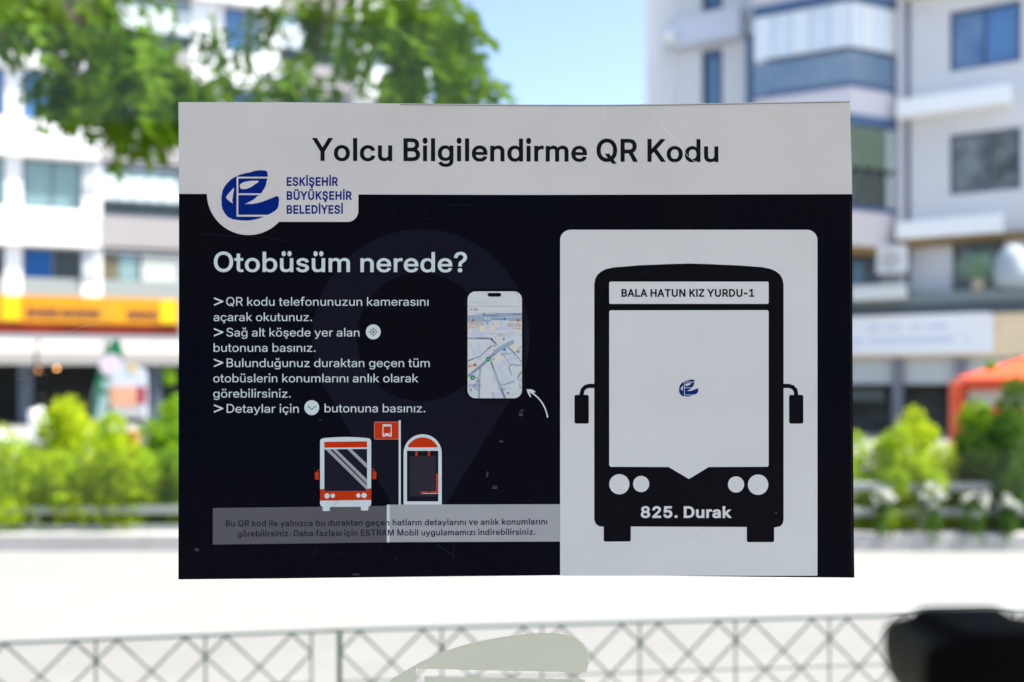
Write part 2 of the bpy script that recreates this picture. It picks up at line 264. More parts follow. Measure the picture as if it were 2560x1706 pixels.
g846|448,-248 548,-232 635,-196 703,-136 733,-83 742,-52 749,14 749,685 576,685 576,585 616,585 620,580 575,631 513,671 446,693 355,695 285,678 221,649 166,608 122,556 78,460 64,385 69,267 89,197 123,136 168,86 223,48 320,14 418,9 490,21 559,57 617,118 613,113 573,113 573,20 565,-28 546,-60 492,-92 412,-103 329,-90 279,-60 229,0 81,-75 118,-131 146,-161 221,-211 321,-242;387,157 349,164 318,178 292,199 271,226 245,301 242,371 262,452 280,484 304,510 333,530 367,541 431,544 468,537 499,522 525,500 546,471 571,395 571,299 554,240 536,210 513,187 484,170 450,159
i371|273,0 273,685 97,685 97,0;203,756 236,769 275,811 291,851 296,918 285,961 250,1011 220,1030 169,1035 137,1022 97,979 81,940 77,873 88,830 122,780 152,761
l382|111,0 294,0 294,1000 111,1000
m1186|273,0 274,440 285,481 307,512 349,538 399,546 450,537 486,512 499,488 504,458 504,0 681,0 683,463 696,495 726,526 759,541 802,546 837,543 881,523 900,503 910,470 912,0 1089,0 1089,451 1083,510 1055,586 1005,643 938,679 888,695 835,702 787,697 719,675 644,630 614,599 591,563 564,487 663,487 646,550 621,602 583,646 559,664 501,690 436,702 394,697 335,677 266,634 237,603 215,566 187,488 271,488 270,685 97,685 97,0
n818|274,423 281,455 301,494 320,513 357,534 402,543 442,543 481,532 511,512 532,483 543,443 544,0 721,0 721,427 716,491 687,573 636,634 565,675 510,691 450,698 416,695 351,678 293,651 267,632 223,580 174,475 270,475 270,685 97,685 97,0 273,0
o828|454,-12 530,3 565,15 629,51 681,98 722,157 750,224 763,299 763,379 750,455 722,523 681,581 629,629 565,665 493,687 454,695 373,695 298,677 230,648 172,607 125,554 90,490 78,455 64,379 64,299 78,224 106,157 147,98 199,51 263,15 298,3 373,-12;390,136 351,144 319,161 292,185 270,216 245,294 245,384 270,464 305,507 334,528 370,541 437,544 477,536 509,519 537,494 558,464 584,384 584,294 558,216 524,172 494,152 458,139
r541|273,0 273,420 285,472 317,510 366,533 429,538 512,526 512,693 396,696 318,672 254,629 225,591 270,588 270,685 97,685 97,0
u819|401,-7 465,6 523,33 550,52 595,104 644,210 548,210 548,0 721,0 721,685 544,685 541,246 525,203 498,171 462,151 417,142 356,146 322,161 296,186 279,221 273,268 273,685 97,685 97,258 102,195 118,138 163,69 228,21 308,-4''',
'S': ''' 360|
.400|220,-7 253,3 292,37 307,67 311,118 301,151 267,190 237,206 185,210 153,199 113,166 98,135 94,84 104,51 138,12 169,-3
?719|411,284 414,375 436,430 471,463 562,528 601,570 631,619 649,676 655,738 649,799 631,855 582,926 538,963 484,991 423,1007 356,1013 293,1008 234,992 155,949 96,884 59,798 49,707 218,707 225,766 243,807 269,836 303,854 356,863 413,853 447,834 478,795 489,742 485,707 474,676 431,624 308,533 274,482 254,414 247,284;348,-7 380,3 419,37 435,67 439,118 428,151 395,190 365,205 313,209 281,199 242,165 226,135 222,84 233,51 266,12 297,-3
A946|201,0 411,603 515,943 426,943 462,822 531,604 746,0 925,0 558,1000 384,1000 20,0;740,266 740,420 206,420 206,266
B902|486,0 611,13 708,51 777,112 817,190 829,248 829,310 819,366 798,416 753,475 697,515 636,536 638,505 688,529 734,564 769,612 789,674 792,753 780,810 758,863 723,910 650,964 553,994 476,1000 112,1000 112,0;282,432 488,432 551,424 584,410 625,381 644,355 661,312 663,259 650,223 625,192 585,169 522,157 282,155;282,845 505,843 557,831 592,809 622,760 628,720 621,674 608,648 579,616 522,589 469,582 282,582
D988|492,2 599,22 647,39 733,87 803,153 832,192 877,282 903,386 912,502 903,617 877,720 857,767 804,848 736,914 652,962 555,991 446,1000 174,1000 174,845 478,843 550,830 610,804 678,743 711,688 734,622 745,545 741,418 724,345 696,284 657,234 607,196 544,170 469,157 179,155 179,0;112,1000 112,0 282,0 282,1000
E831|750,0 750,155 282,155 282,428 713,428 713,583 282,583 282,845 745,845 745,1000 112,1000 112,0
M1223|277,0 276,595 270,904 199,904 313,579 543,0 680,0 907,580 996,837 1016,904 949,904 948,847 943,0 1110,0 1110,1000 898,1000 657,374 566,91 658,91 573,364 324,1000 112,1000 112,0
O1046|574,-10 669,10 755,50 829,109 889,185 934,277 950,328 968,439 968,560 950,672 934,723 889,814 829,890 755,949 669,990 574,1010 473,1010 379,990 293,949 218,890 158,814 112,723 96,672 78,560 78,439 96,328 112,277 158,185 218,109 293,50 379,10 473,-10;493,149 435,162 382,187 335,225 297,275 267,337 248,412 244,545 267,662 297,725 335,775 382,813 435,838 493,851 554,851 612,838 665,813 711,776 750,726 780,663 798,588 803,454 780,337 750,274 711,224 665,187 612,162 554,149
Q1046|624,95 762,-89 944,-87 762,160 621,346 440,343;574,-10 669,10 755,50 829,109 889,185 934,277 950,328 968,439 968,560 950,672 934,723 889,814 829,890 755,949 669,990 574,1010 473,1010 379,990 293,949 218,890 158,814 112,723 96,672 78,560 78,439 96,328 112,277 158,185 218,109 293,50 379,10 473,-10;493,149 435,162 382,187 335,225 297,275 267,337 248,412 244,545 267,662 297,725 335,775 382,813 435,838 493,851 554,851 612,838 665,813 711,776 750,726 780,663 798,588 803,454 780,337 750,274 711,224 665,187 612,162 554,149
R888|282,0 282,845 487,845 553,832 585,816 609,795 639,739 645,663 633,612 610,573 571,545 488,526 180,526 180,370 509,371 625,394 688,426 738,468 759,493 801,581 814,683 801,785 759,874 715,922 658,960 590,986 466,1000 112,1000 112,0;865,0 605,477 414,477 670,0
S884|487,-15 605,8 671,39 725,79 784,158 805,218 812,283 802,361 783,406 758,443 710,488 655,522 597,547 351,623 297,655 272,686 265,711 267,755 294,803 347,839 423,857 504,852 576,822 619,773 635,707 801,707 795,764 779,823 730,902 683,944 626,977 525,1007 411,1011 338,1000 272,977 213,944 145,876 114,819 99,755 100,681 123,608 143,576 169,548 233,500 315,463 534,398 582,377 618,352 639,324 645,299 642,253 630,224 584,177 531,153 466,141 401,143 327,164 285,192 257,231 241,304 69,304 82,211 107,150 144,97 193,53 253,19 323,-4 401,-15
T888|360,845 360,0 529,0 529,845 828,845 828,1000 59,1000 59,845
a777|348,-14 416,-3 471,19 513,48 549,89 517,88 517,0 678,0 677,476 659,552 636,592 607,625 535,667 457,689 387,698 314,689 219,661 155,624 103,568 68,500 225,458 248,500 279,529 326,551 372,559 438,554 481,535 510,493 512,441 473,429 253,399 157,367 109,334 84,306 66,270 57,204 62,152 80,106 109,66 146,34 191,10 241,-6;328,121 276,131 234,157 221,189 226,229 243,249 272,265 391,288 496,304 551,323 523,307 508,216 478,168 439,140 406,128
b842|491,-12 561,2 624,31 678,72 721,125 753,189 772,261 778,341 772,421 753,493 720,556 677,609 623,650 560,678 490,695 425,696 353,680 286,642 231,582 261,583 261,1000 98,1000 98,0 258,0 258,99 231,101 275,49 336,9 401,-10;414,124 375,133 341,149 313,174 290,206 273,245 263,291 260,369 281,458 300,493 325,520 356,541 392,553 459,556 517,540 548,519 573,491 593,455 606,414 613,317 592,227 572,191 547,162 516,140 480,127
c789|434,-13 539,6 627,51 694,120 734,211 577,246 554,192 524,157 481,133 425,123 345,133 311,151 282,177 250,228 232,292 232,386 250,451 282,503 327,539 365,553 425,557 480,547 522,524 552,491 574,438 732,474 710,531 680,579 640,619 592,651 537,675 455,694 412,698 333,687 230,649 172,607 126,554 91,491 79,456 64,339 71,260 92,189 126,125 172,73 230,31 297,2 372,-12
d842|417,-13 466,-6 525,18 568,49 613,101 585,99 585,0 744,0 744,1000 581,1000 581,583 612,581 556,643 509,671 467,686 418,696 353,695 251,666 192,631 143,584 105,526 78,458 65,382 65,300 78,224 104,156 142,97 191,50 250,15 316,-7;384,124 327,140 296,162 270,191 250,227 236,269 230,367 250,455 269,491 295,519 325,540 362,553 429,556 469,548 503,532 531,508 553,477 580,393 579,291 562,224 542,189 517,161 486,140 450,127
e804|451,-13 536,1 630,43 669,73 700,108 738,191 581,226 556,177 523,147 478,128 422,122 376,126 337,137 288,166 263,194 237,250 228,322 232,416 259,484 312,533 365,554 451,554 501,534 540,499 566,449 576,409 581,324 686,403 140,417 140,286 743,286 742,385 733,449 715,506 689,555 657,596 598,644 530,675 457,693 408,698 330,687 259,664 196,628 145,580 106,521 79,453 65,378 66,298 79,223 107,156 147,98 200,50 264,15 338,-7
f523|12,685 12,553 475,553 475,685;314,0 317,790 331,828 358,847 410,851 466,829 508,1017 473,1034 420,1049 352,1050 309,1041 267,1022 229,993 197,954 171,905 156,846 151,781 151,0
g844|447,-253 546,-238 633,-202 699,-142 729,-90 745,6 745,685 586,685 586,583 615,581 570,632 509,672 444,693 354,695 284,678 221,650 167,609 123,557 79,460 65,385 70,266 90,196 124,136 168,86 222,48 318,14 416,9 487,21 554,56 612,117 582,115 580,-15 566,-58 537,-88 495,-108 411,-120 337,-112 278,-82 221,-18 86,-87 119,-137 146,-167 220,-217 320,-247;384,145 326,160 295,179 270,205 250,238 237,277 230,372 250,457 270,492 295,519 326,540 363,553 430,556 470,548 504,532 532,508 554,478 581,397 581,297 563,235 543,203 518,177 488,159 451,148
h815|262,425 269,460 291,502 311,523 351,545 399,556 442,555 484,543 517,521 540,489 552,446 554,0 717,0 717,429 711,493 683,574 633,635 563,675 509,691 449,698 416,695 352,679 295,652 269,633 225,581 180,486 261,486 261,1000 98,1000 98,0 261,0
i360|261,0 261,685 98,685 98,0;197,778 228,790 265,829 280,865 284,927 274,966 241,1013 213,1031 165,1035 134,1023 97,984 82,947 78,885 89,846 121,800 149,782
k761|365,337 379,337 737,678 546,685 239,402 206,402 213,217;261,0 261,1000 98,1000 98,0;763,3 384,441 268,338 562,0
l372|112,0 282,0 282,1000 112,1000
m1189|261,0 262,442 274,487 298,521 343,549 397,559 452,549 492,520 507,494 513,460 513,0 676,0 678,467 692,502 725,537 761,553 807,559 845,554 893,533 914,510 926,474 927,0 1090,0 1090,453 1085,513 1057,588 1008,643 942,679 893,696 841,702 770,691 706,667 669,644 610,583 576,498 655,498 641,553 616,604 578,648 555,665 499,691 435,702 394,697 336,678 268,635 228,587 193,499 259,499 258,685 98,685 98,0
n815|262,425 269,460 291,502 311,523 351,545 399,556 442,555 484,543 517,521 540,489 552,446 554,0 717,0 717,429 711,493 683,574 632,635 563,675 509,691 449,698 416,695 352,679 295,652 269,633 225,581 180,486 258,486 257,685 98,685 98,0 261,0
o825|452,-12 563,15 626,50 678,98 718,156 746,223 760,299 760,380 734,491 699,554 653,607 596,649 528,678 452,695 372,695 297,678 230,649 172,607 126,554 91,491 79,456 66,380 66,299 79,223 107,156 148,98 200,50 262,15 297,2 372,-12;388,124 345,133 311,151 282,177 259,209 232,292 232,386 259,470 295,517 327,539 365,553 437,556 480,547 515,529 544,502 567,470 594,386 594,292 567,209 530,163 498,141 459,127
r533|261,0 261,422 274,478 309,519 362,545 428,550 504,540 504,694 395,696 319,673 275,647 241,613 224,586 257,586 257,685 98,685 98,0
s731|399,-13 462,-4 520,13 570,38 611,70 643,109 662,154 668,202 660,258 649,283 615,327 564,362 498,387 329,425 282,443 255,471 256,512 271,531 298,547 332,558 375,562 419,558 462,539 491,507 510,465 662,496 638,557 616,593 587,625 551,651 509,672 432,693 343,696 230,668 182,644 143,613 112,576 94,532 87,485 96,428 122,379 142,358 193,323 259,298 434,258 474,242 498,214 496,175 467,145 434,130 389,122 341,122 301,129 257,151 237,175 217,228 61,198 93,109 121,72 158,41 201,17 251,0 334,-13
t474|12,685 12,553 430,553 430,685;121,178 130,116 158,64 205,24 266,1 358,-7 451,10 420,138 392,133 343,128 308,133 293,145 285,173 284,909 121,909
u815|399,-7 491,18 545,52 568,75 607,135 634,199 557,199 557,0 717,0 717,685 554,685 550,242 533,196 504,162 464,140 416,129 351,135 314,151 285,179 267,216 261,266 261,685 98,685 98,256 104,193 120,136 164,68 227,21 306,-4
v777|464,0 754,758 577,758 411,297 336,39 441,39 374,271 199,758 22,758 312,0
y777|110,-235 196,-245 276,-234 329,-210 386,-158 429,-84 754,685 578,685 411,268 359,107 335,35 441,35 366,268 199,685 22,685 302,19 270,-60 236,-99 196,-108 121,-98 84,-226
z760|682,0 682,139 284,139 284,116 671,574 671,685 89,685 89,546 475,546 475,570 78,107 78,0
ç789|434,-13 539,6 627,51 694,120 734,211 577,246 554,192 524,157 481,133 425,123 345,133 311,151 282,177 250,228 232,292 232,386 250,451 282,503 327,539 365,553 425,557 480,547 522,524 552,491 574,438 732,474 710,531 680,579 640,619 592,651 537,675 455,694 412,698 333,687 230,649 172,607 126,554 91,491 79,456 64,339 71,260 92,189 126,125 172,73 230,31 297,2 372,-12;417,-241 500,-232 543,-213 560,-200 573,-183 587,-144 587,-101 576,-64 534,-25 468,-7 468,72 362,72 336,-105 428,-105 453,-111 453,-129 445,-134 317,-137 317,-241
ö825|452,-12 563,15 626,50 678,98 718,156 746,223 760,299 760,380 734,491 699,554 653,607 596,649 528,678 452,695 372,695 297,678 230,649 172,607 126,554 91,491 79,456 66,380 66,299 79,223 107,156 148,98 200,50 262,15 297,2 372,-12;388,124 345,133 311,151 282,177 259,209 232,292 232,386 259,470 295,517 327,539 365,553 437,556 480,547 515,529 544,502 567,470 594,386 594,292 567,209 530,163 498,141 459,127;562,778 592,790 628,830 642,866 645,927 636,965 605,1011 578,1030 531,1034 501,1022 465,982 451,946 447,885 457,847 488,801 516,782;294,778 323,790 359,830 373,866 376,927 367,965 336,1011 309,1030 262,1034 232,1022 197,982 182,946 179,885 188,847 219,801 247,782
ü815|399,-7 491,18 545,52 568,75 607,135 634,199 557,199 557,0 717,0 717,685 554,685 550,242 533,196 504,162 464,140 416,129 351,135 314,151 285,179 267,216 261,266 261,685 98,685 98,256 104,193 120,136 164,68 227,21 306,-4;558,778 587,790 623,830 637,866 641,927 631,965 601,1011 573,1030 526,1034 497,1022 461,982 447,946 443,885 453,847 483,801 511,782;289,778 319,790 354,830 368,866 372,927 362,965 332,1011 304,1030 258,1034 228,1022 192,982 178,946 174,885 184,847 215,801 242,782
ı360|96,0 265,0 265,685 96,685''',
'B': ''' 360|
-901|203,530 203,334 695,334 695,530
.430|238,-7 276,6 322,45 341,81 345,141 333,180 293,226 257,244 197,249 159,236 113,197 94,161 89,101 102,62 142,16 177,-2
0901|496,-10 579,11 652,53 712,113 758,189 791,280 810,384 816,499 810,615 790,719 758,810 711,886 683,919 616,971 578,989 495,1010 406,1010 323,989 250,947 190,886 144,810 111,719 91,615 85,499 91,384 110,280 143,189 189,113 218,81 285,29 323,11 406,-10;432,185 399,195 370,214 344,246 322,290 305,348 294,418 291,542 305,652 322,710 344,754 370,786 399,806 432,815 470,815 502,806 531,786 557,754 579,710 597,652 607,582 610,457 597,348 579,290 557,246 531,214 503,195 470,185
1901|791,0 791,193 136,193 136,0;385,1000 153,831 157,598 436,797 377,797 377,0 586,0 586,1000
2901|788,0 788,197 367,197 367,136 641,426 717,527 752,595 772,686 766,775 746,836 692,915 614,973 519,1006 448,1012 377,1006 280,972 200,912 144,828 123,762 114,643 320,643 324,723 337,760 367,795 414,814 475,814 523,797 559,757 569,708 556,648 512,580 113,151 113,0
3901|475,-11 549,2 618,27 677,64 726,111 764,169 777,201 793,269 793,340 778,407 748,469 704,523 648,565 580,596 543,605 462,612 376,606 397,472 758,848 758,1000 124,1000 124,803 511,803 511,863 278,598 278,440 433,439 480,432 542,403 574,361 584,320 584,289 567,240 541,213 517,200 455,185 387,190 327,217 304,242 295,262 284,330 72,330 82,244 101,179 134,121 180,73 234,36 297,9 399,-11
4901|830,187 830,385 289,385 289,330 684,1000 459,1000 70,343 70,187;705,0 705,660 501,660 501,308 501,0
5901|480,-10 553,4 620,33 678,75 745,159 775,226 789,299 790,367 775,450 743,524 696,588 636,638 564,672 484,688 411,686 328,663 273,632 339,632 359,803 747,803 747,1000 176,1000 114,455 291,435 347,474 391,488 435,492 484,485 524,464 563,418 579,372 582,318 570,270 547,231 501,197 473,188 427,185 388,193 356,211 321,253 307,328 101,328 109,245 126,184 155,128 196,80 275,25 338,1 406,-11
6901|488,-10 558,4 623,32 679,72 724,124 759,185 780,253 787,327 773,434 747,497 709,552 661,596 603,628 537,648 447,654 394,644 334,615 278,559 227,464 341,464 708,998 471,1000 199,597 160,524 125,428 113,336 120,260 140,190 196,99 276,33 341,4 413,-10;434,183 382,200 343,238 321,294 319,347 335,405 370,446 420,468 466,471 518,454 557,417 579,362 581,310 564,251 529,208 480,185
7901|371,0 790,834 790,1000 110,1000 110,803 575,803 575,856 142,0
8901|489,-11 563,1 631,25 690,59 740,104 777,159 791,189 806,254 807,315 790,392 754,459 721,497 682,529 615,560 630,556 630,488 625,486 681,519 705,542 743,596 767,657 774,724 767,788 746,847 691,922 613,976 519,1006 415,1011 316,989 232,942 169,874 141,818 127,756 127,690 142,625 156,595 195,541 219,519 276,486 271,487 271,556 286,560 240,541 197,514 161,479 132,438 110,391 97,341 94,254 109,189 123,159 160,104 209,59 269,25 337,1 411,-11;430,184 365,199 324,228 304,268 304,322 319,357 357,394 415,415 468,417 515,407 564,377 592,334 597,281 582,237 547,205 489,186;435,611 397,620 359,644 337,679 333,728 346,769 375,798 420,815 466,817 504,808 541,785 562,751 567,702 553,661 523,630 479,613
9901|413,1010 342,996 277,968 221,928 157,847 128,782 115,711 114,636 127,566 153,503 191,448 240,404 298,372 364,352 453,346 506,356 566,385 622,441 674,536 559,536 192,2 430,0 701,403 740,476 775,572 787,664 780,740 760,810 704,901 623,967 558,996 487,1010;466,817 518,800 557,762 579,706 581,653 564,595 530,554 480,532 434,529 382,546 344,583 322,638 319,690 336,749 371,792 420,815
A948|233,0 439,590 548,946 397,946 440,799 506,591 716,0 939,0 572,1000 372,1000 9,0;753,252 753,449 195,449 195,252
B907|487,0 611,13 711,52 762,92 783,116 825,198 837,259 833,351 817,407 791,455 739,510 677,546 633,559 655,556 655,487 639,482 692,506 740,543 778,594 795,638 803,713 798,773 767,857 730,906 654,963 554,994 477,1000 107,1000 107,0;317,410 488,410 541,404 569,393 600,369 615,350 629,316 630,275 621,249 603,226 572,209 519,199 317,197;317,803 503,801 545,792 570,775 592,740 597,709 591,673 560,630 515,609 470,603 317,603
D988|494,2 601,22 649,39 736,88 807,154 836,194 881,284 908,387 916,502 908,615 897,668 861,764 808,847 739,913 654,962 557,991 449,1000 166,1000 166,803 477,801 540,790 591,767 650,716 678,669 698,610 708,541 708,462 689,361 665,307 631,265 589,233 535,211 429,197 170,197 170,0;107,1000 107,0 317,0 317,1000
E840|763,0 763,197 317,197 317,407 728,407 728,604 317,604 317,803 758,803 758,1000 107,1000 107,0
H1015|317,0 317,412 697,412 697,0 908,0 908,1000 697,1000 697,609 317,609 317,1000 107,1000 107,0
I403|107,0 317,0 317,1000 107,1000
K925|471,489 478,488 923,986 673,1000 309,604 186,448 205,233;317,0 317,642 317,1000 107,1000 107,0;932,3 456,677 322,510 685,0
L794|738,0 738,197 317,197 317,1000 107,1000 107,0
N1026|318,0 318,588 305,910 163,889 349,566 709,0 919,0 919,1000 709,1000 709,327 725,88 855,108 788,243 718,367 316,1000 107,1000 107,0
R894|317,0 317,803 461,803 526,797 577,772 604,734 613,691 608,628 586,587 556,566 487,550 171,549 171,351 511,353 627,376 692,409 744,452 766,479 809,570 822,638 822,710 798,810 766,869 720,920 662,959 592,986 468,1000 107,1000 107,0;889,0 615,503 377,503 647,0
S890|489,-14 608,9 675,40 731,82 755,107 792,164 814,227 822,294 811,375 791,422 764,461 714,509 659,543 601,568 368,640 333,659 306,687 303,736 331,779 378,805 447,815 521,804 572,774 596,733 608,672 813,672 799,786 775,846 737,899 688,942 630,976 527,1007 413,1011 340,999 273,976 213,942 142,872 110,812 94,745 95,668 119,591 141,557 199,501 273,459 523,380 566,362 595,341 609,323 614,296 611,271 596,241 553,206 505,189 445,183 392,189 346,203 304,235 287,266 276,339 62,339 72,253 90,187 122,127 167,77 223,36 289,7 364,-10
T893|342,803 342,0 552,0 552,803 837,803 837,1000 56,1000 56,803
U1015|554,-13 639,2 679,16 751,53 811,103 836,133 876,200 890,237 900,275 908,354 908,1000 698,1000 698,366 689,306 655,244 613,211 556,192 483,189 421,203 373,232 340,273 321,324 317,1000 107,1000 107,354 115,275 125,237 139,200 179,133 233,77 299,33 337,16 419,-7
Y934|572,0 572,404 943,1000 698,1000 462,610 421,526 375,410 562,410 475,608 237,1000 -9,1000 362,404 362,0
Z875|806,0 806,197 340,197 142,189 204,7 375,232 801,853 801,1000 72,1000 72,803 534,803 732,811 670,993 517,792 74,145 74,0
a788|358,-14 428,-2 485,22 529,54 568,101 561,87 491,87 491,0 694,0 694,470 690,529 663,606 635,646 601,678 523,718 427,739 343,737 270,721 199,692 136,645 102,603 55,507 253,452 277,502 298,527 332,547 380,557 435,553 466,539 486,509 489,473 495,480 280,449 219,434 162,410 111,373 84,341 64,299 54,227 60,171 78,119 109,75 148,39 196,12 248,-5 303,-13;338,168 296,176 271,191 260,214 263,243 278,258 303,270 399,288 512,306 564,326 490,279 474,225 441,191 403,174
k772|382,336 395,336 764,715 533,730 242,448 195,448 210,202;298,0 298,1000 93,1000 93,0;793,7 392,499 247,362 547,0
r556|298,0 298,444 308,490 343,530 388,546 444,547 529,532 529,736 425,741 343,726 270,686 219,626 222,632 294,632 294,730 93,730 93,0
u825|407,-7 472,7 532,37 585,84 624,148 664,246 530,246 530,0 731,0 731,730 526,730 523,269 509,230 487,203 456,185 418,176 365,180 338,193 317,215 303,245 298,289 298,730 93,730 95,245 115,151 161,76 229,24 311,-4
Ü1015|554,-13 639,2 679,16 751,53 811,103 836,133 876,200 890,237 900,275 908,354 908,1000 698,1000 698,366 689,306 655,244 613,211 556,192 483,189 421,203 373,232 340,273 321,324 317,1000 107,1000 107,354 115,275 125,237 139,200 179,133 233,77 299,33 337,16 419,-7;655,1018 690,1030 733,1066 750,1099 754,1155 743,1191 706,1233 673,1251 617,1255 581,1243 539,1207 521,1174 517,1118 529,1082 565,1039 599,1022;399,1018 435,1030 477,1066 495,1099 499,1155 487,1191 451,1233 418,1251 362,1255 326,1243 283,1207 266,1174 262,1118 273,1082 310,1039 343,1022
İ403|107,0 317,0 317,1000 107,1000;231,1018 267,1029 311,1065 330,1099 334,1156 322,1192 284,1235 249,1251 193,1255 157,1244 113,1208 94,1174 90,1117 102,1081 140,1039 174,1022
Ş890|489,-14 608,9 675,40 731,82 755,107 792,164 814,227 822,294 811,375 791,422 764,461 714,509 659,543 601,568 368,640 333,659 306,687 303,736 331,779 378,805 447,815 521,804 572,774 596,733 608,672 813,672 799,786 775,846 737,899 688,942 630,976 527,1007 413,1011 340,999 273,976 213,942 142,872 110,812 94,745 95,668 119,591 141,557 199,501 273,459 523,380 566,362 595,341 609,323 614,296 611,271 596,241 553,206 505,189 445,183 392,189 346,203 304,235 287,266 276,339 62,339 72,253 90,187 122,127 167,77 223,36 289,7 364,-10;451,-254 537,-243 585,-220 620,-180 637,-130 632,-54 611,-11 574,20 504,42 524,40 524,125 376,125 345,-110 471,-112 461,-104 471,-92 330,-94 330,-254''',
}

GT = {}
def glyph_tables():
    for w, s in GLYPHS.items():
        d = {}
        for row in s.split('\n'):
            ch = row[0]; a, rest = row[1:].split('|')
            lps = [[tuple(float(c) / 1000 for c in q.split(',')) for q in lp.split(' ')] for lp in rest.split(';') if lp]
            d[ch] = [float(a) / 1000, lps, None]
        GT[w] = d
glyph_tables()

def text_tris(s, x0, x1, base, cap, w='M', slope=0.0, track=0.0):
    """triangles of a printed line in photo pixels, its ink running from x0 to x1, baseline at base"""
    T = GT[w]; pen = 0; items = []
    for ci, ch in enumerate(s):
        if ch == '-': pen -= 0.10
        g = T.get(ch) or T[' ']
        if ch != ' ':
            if g[2] is None: g[2] = region(g[1], nonzero=True)
            items.append((pen, g))
        pen += g[0] + track - (0.10 if ch == '-' else 0)
    lo = items[0][0] + min(x for lp in items[0][1][1] for x, y in lp)
    hi = items[-1][0] + max(x for lp in items[-1][1][1] for x, y in lp)
    sx = (x1 - x0) / (hi - lo) if x1 is not None else cap
    vs = []; fs = []
    for pn, g in items:
        V, F = g[2]; k = len(vs)
        for x, y in V:
            X = x0 + (pn + x - lo) * sx
            vs.append((X, base + slope * (X - x0) - y * cap))
        fs += [tuple(i + k for i in f) for f in F]
    return vs, fs

# ------------------------------------------------------------------ the printed sticker on the glass
def px2(px, py): return ((px - 1280) * K * D, EYE - (py - HY) * K * D)

def print_mat(name, rgb, rough=0.45, spec=0.06, var=0.05):
    return mat(name, rgb, rough, spec, var=var, vscale=9.0, bump=0.10, bscale=900.0, stretch=(1, 1, 1.6))
SHEET = print_mat('print_white', (0.625, 0.625, 0.62), var=0.045)
INK_WHITE = print_mat('print_pale', (0.60, 0.70, 0.71), var=0.03)
INK_BLACK = mat('print_black_with_reflection', (0.0012, 0.0024, 0.0075), 0.45, 0.03, rgb2=(0.0048, 0.0038, 0.0062), vscale=5.5, bump=0.10, bscale=900.0)  # second, brownish tone stands in for reflections on the film
INK_TITLE = print_mat('print_title', (0.007, 0.009, 0.014))
INK_RING = print_mat('print_dark_violet', (0.0065, 0.0072, 0.0165), var=0.15)
INK_HOLE = print_mat('print_ring_hole', (0.0016, 0.0022, 0.0065))
INK_BLUE = print_mat('print_blue', (0.0003, 0.017, 0.20))
INK_ORANGE = print_mat('print_orange_red', (0.55, 0.034, 0.004))
INK_GREY_D = print_mat('print_dark_grey', (0.11, 0.11, 0.12))
INK_GREY_M = print_mat('print_mid_grey', (0.36, 0.38, 0.40))
INK_STRIPE = print_mat('print_stripe_grey', (0.34, 0.37, 0.39))
INK_FOOT = print_mat('print_footer_text', (0.012, 0.014, 0.035))
INK_GLASS = print_mat('print_windscreen', (0.011, 0.011, 0.026))
INK_PANEL = print_mat('print_taupe', (0.028, 0.025, 0.036))
INK_CARD = print_mat('print_card', (0.64, 0.665, 0.67), var=0.04)
INK_BUS = print_mat('print_bus_black', (0.003, 0.003, 0.006))
INK_PHONE = print_mat('print_phone_black', (0.004, 0.004, 0.004))

SIGN_BASE = Vector((0.0, 0.0, px2(1280, 1446)[1]))
def flat(name, tris, layer, m, parent, org, label=None, y=None):
    vs, fs = tris; yy = -layer * 5e-5 if y is None else y
    V = []; F = []
    for x, p in vs:
        X, Z = px2(x, p); V.append((X - org.x, yy - org.y, Z - org.z))
    for f in fs:
        a, b, c = (V[i] for i in f[:3])
        ny = (b[2] - a[2]) * (c[0] - a[0]) - (b[0] - a[0]) * (c[2] - a[2])
        F.append(f if ny < 0 else tuple(reversed(f)))
    used = sorted({i for f in F for i in f}); ix = {i: k for k, i in enumerate(used)}
    me = bpy.data.meshes.new(name); me.from_pydata([V[i] for i in used], [], [tuple(ix[i] for i in f) for f in F]); me.materials.append(m)
    o = place(name, me, parent)
    if label: o['label'] = label
    return o

def arc(cx, cy, r, a0, a1, n=12, ry=None):
    ry = ry or r
    return [(cx + r * math.cos(math.radians(a0 + (a1 - a0) * i / n)), cy + ry * math.sin(math.radians(a0 + (a1 - a0) * i / n))) for i in range(n + 1)]
def circle(cx, cy, r, n=40): return [(cx + r * math.cos(2 * math.pi * i / n), cy + r * math.sin(2 * math.pi * i / n)) for i in range(n)]
def rrect(x0, y0, x1, y1, r=0, n=6, rs=None):
    """rs: radii tl tr br bl, y runs down"""
    tl, tr, br, bl = rs if rs else (r, r, r, r)
    out = []
    for cx, cy, rr, a in ((x0 + tl, y0 + tl, tl, 180), (x1 - tr, y0 + tr, tr, 270), (x1 - br, y1 - br, br, 0), (x0 + bl, y1 - bl, bl, 90)):
        out += arc(cx, cy, rr, a, a + 90, n) if rr > 0 else [(cx, cy)]
    return out
def stroke(pts, w):
    """outline of a polyline of width w in pixels"""
    L = []; R = []
    w = [w] * len(pts) if not hasattr(w, '__len__') else w
    for i, p in enumerate(pts):
        a = pts[max(i - 1, 0)]; b = pts[min(i + 1, len(pts) - 1)]
        dx, dy = b[0] - a[0], b[1] - a[1]; l = math.hypot(dx, dy) or 1
        nx, ny = -dy / l * w[i] / 2, dx / l * w[i] / 2
        L.append((p[0] + nx, p[1] + ny)); R.append((p[0] - nx, p[1] - ny))
    return L + R[::-1]
def strokes(lst):
    vs = []; fs = []
    for pts, w in lst:
        o = stroke(pts, w); n = len(pts); k = len(vs); vs += o
        for i in range(n - 1): fs += [(k + i, k + i + 1, k + 2 * n - 2 - i), (k + i, k + 2 * n - 2 - i, k + 2 * n - 1 - i)]
    return vs, fs
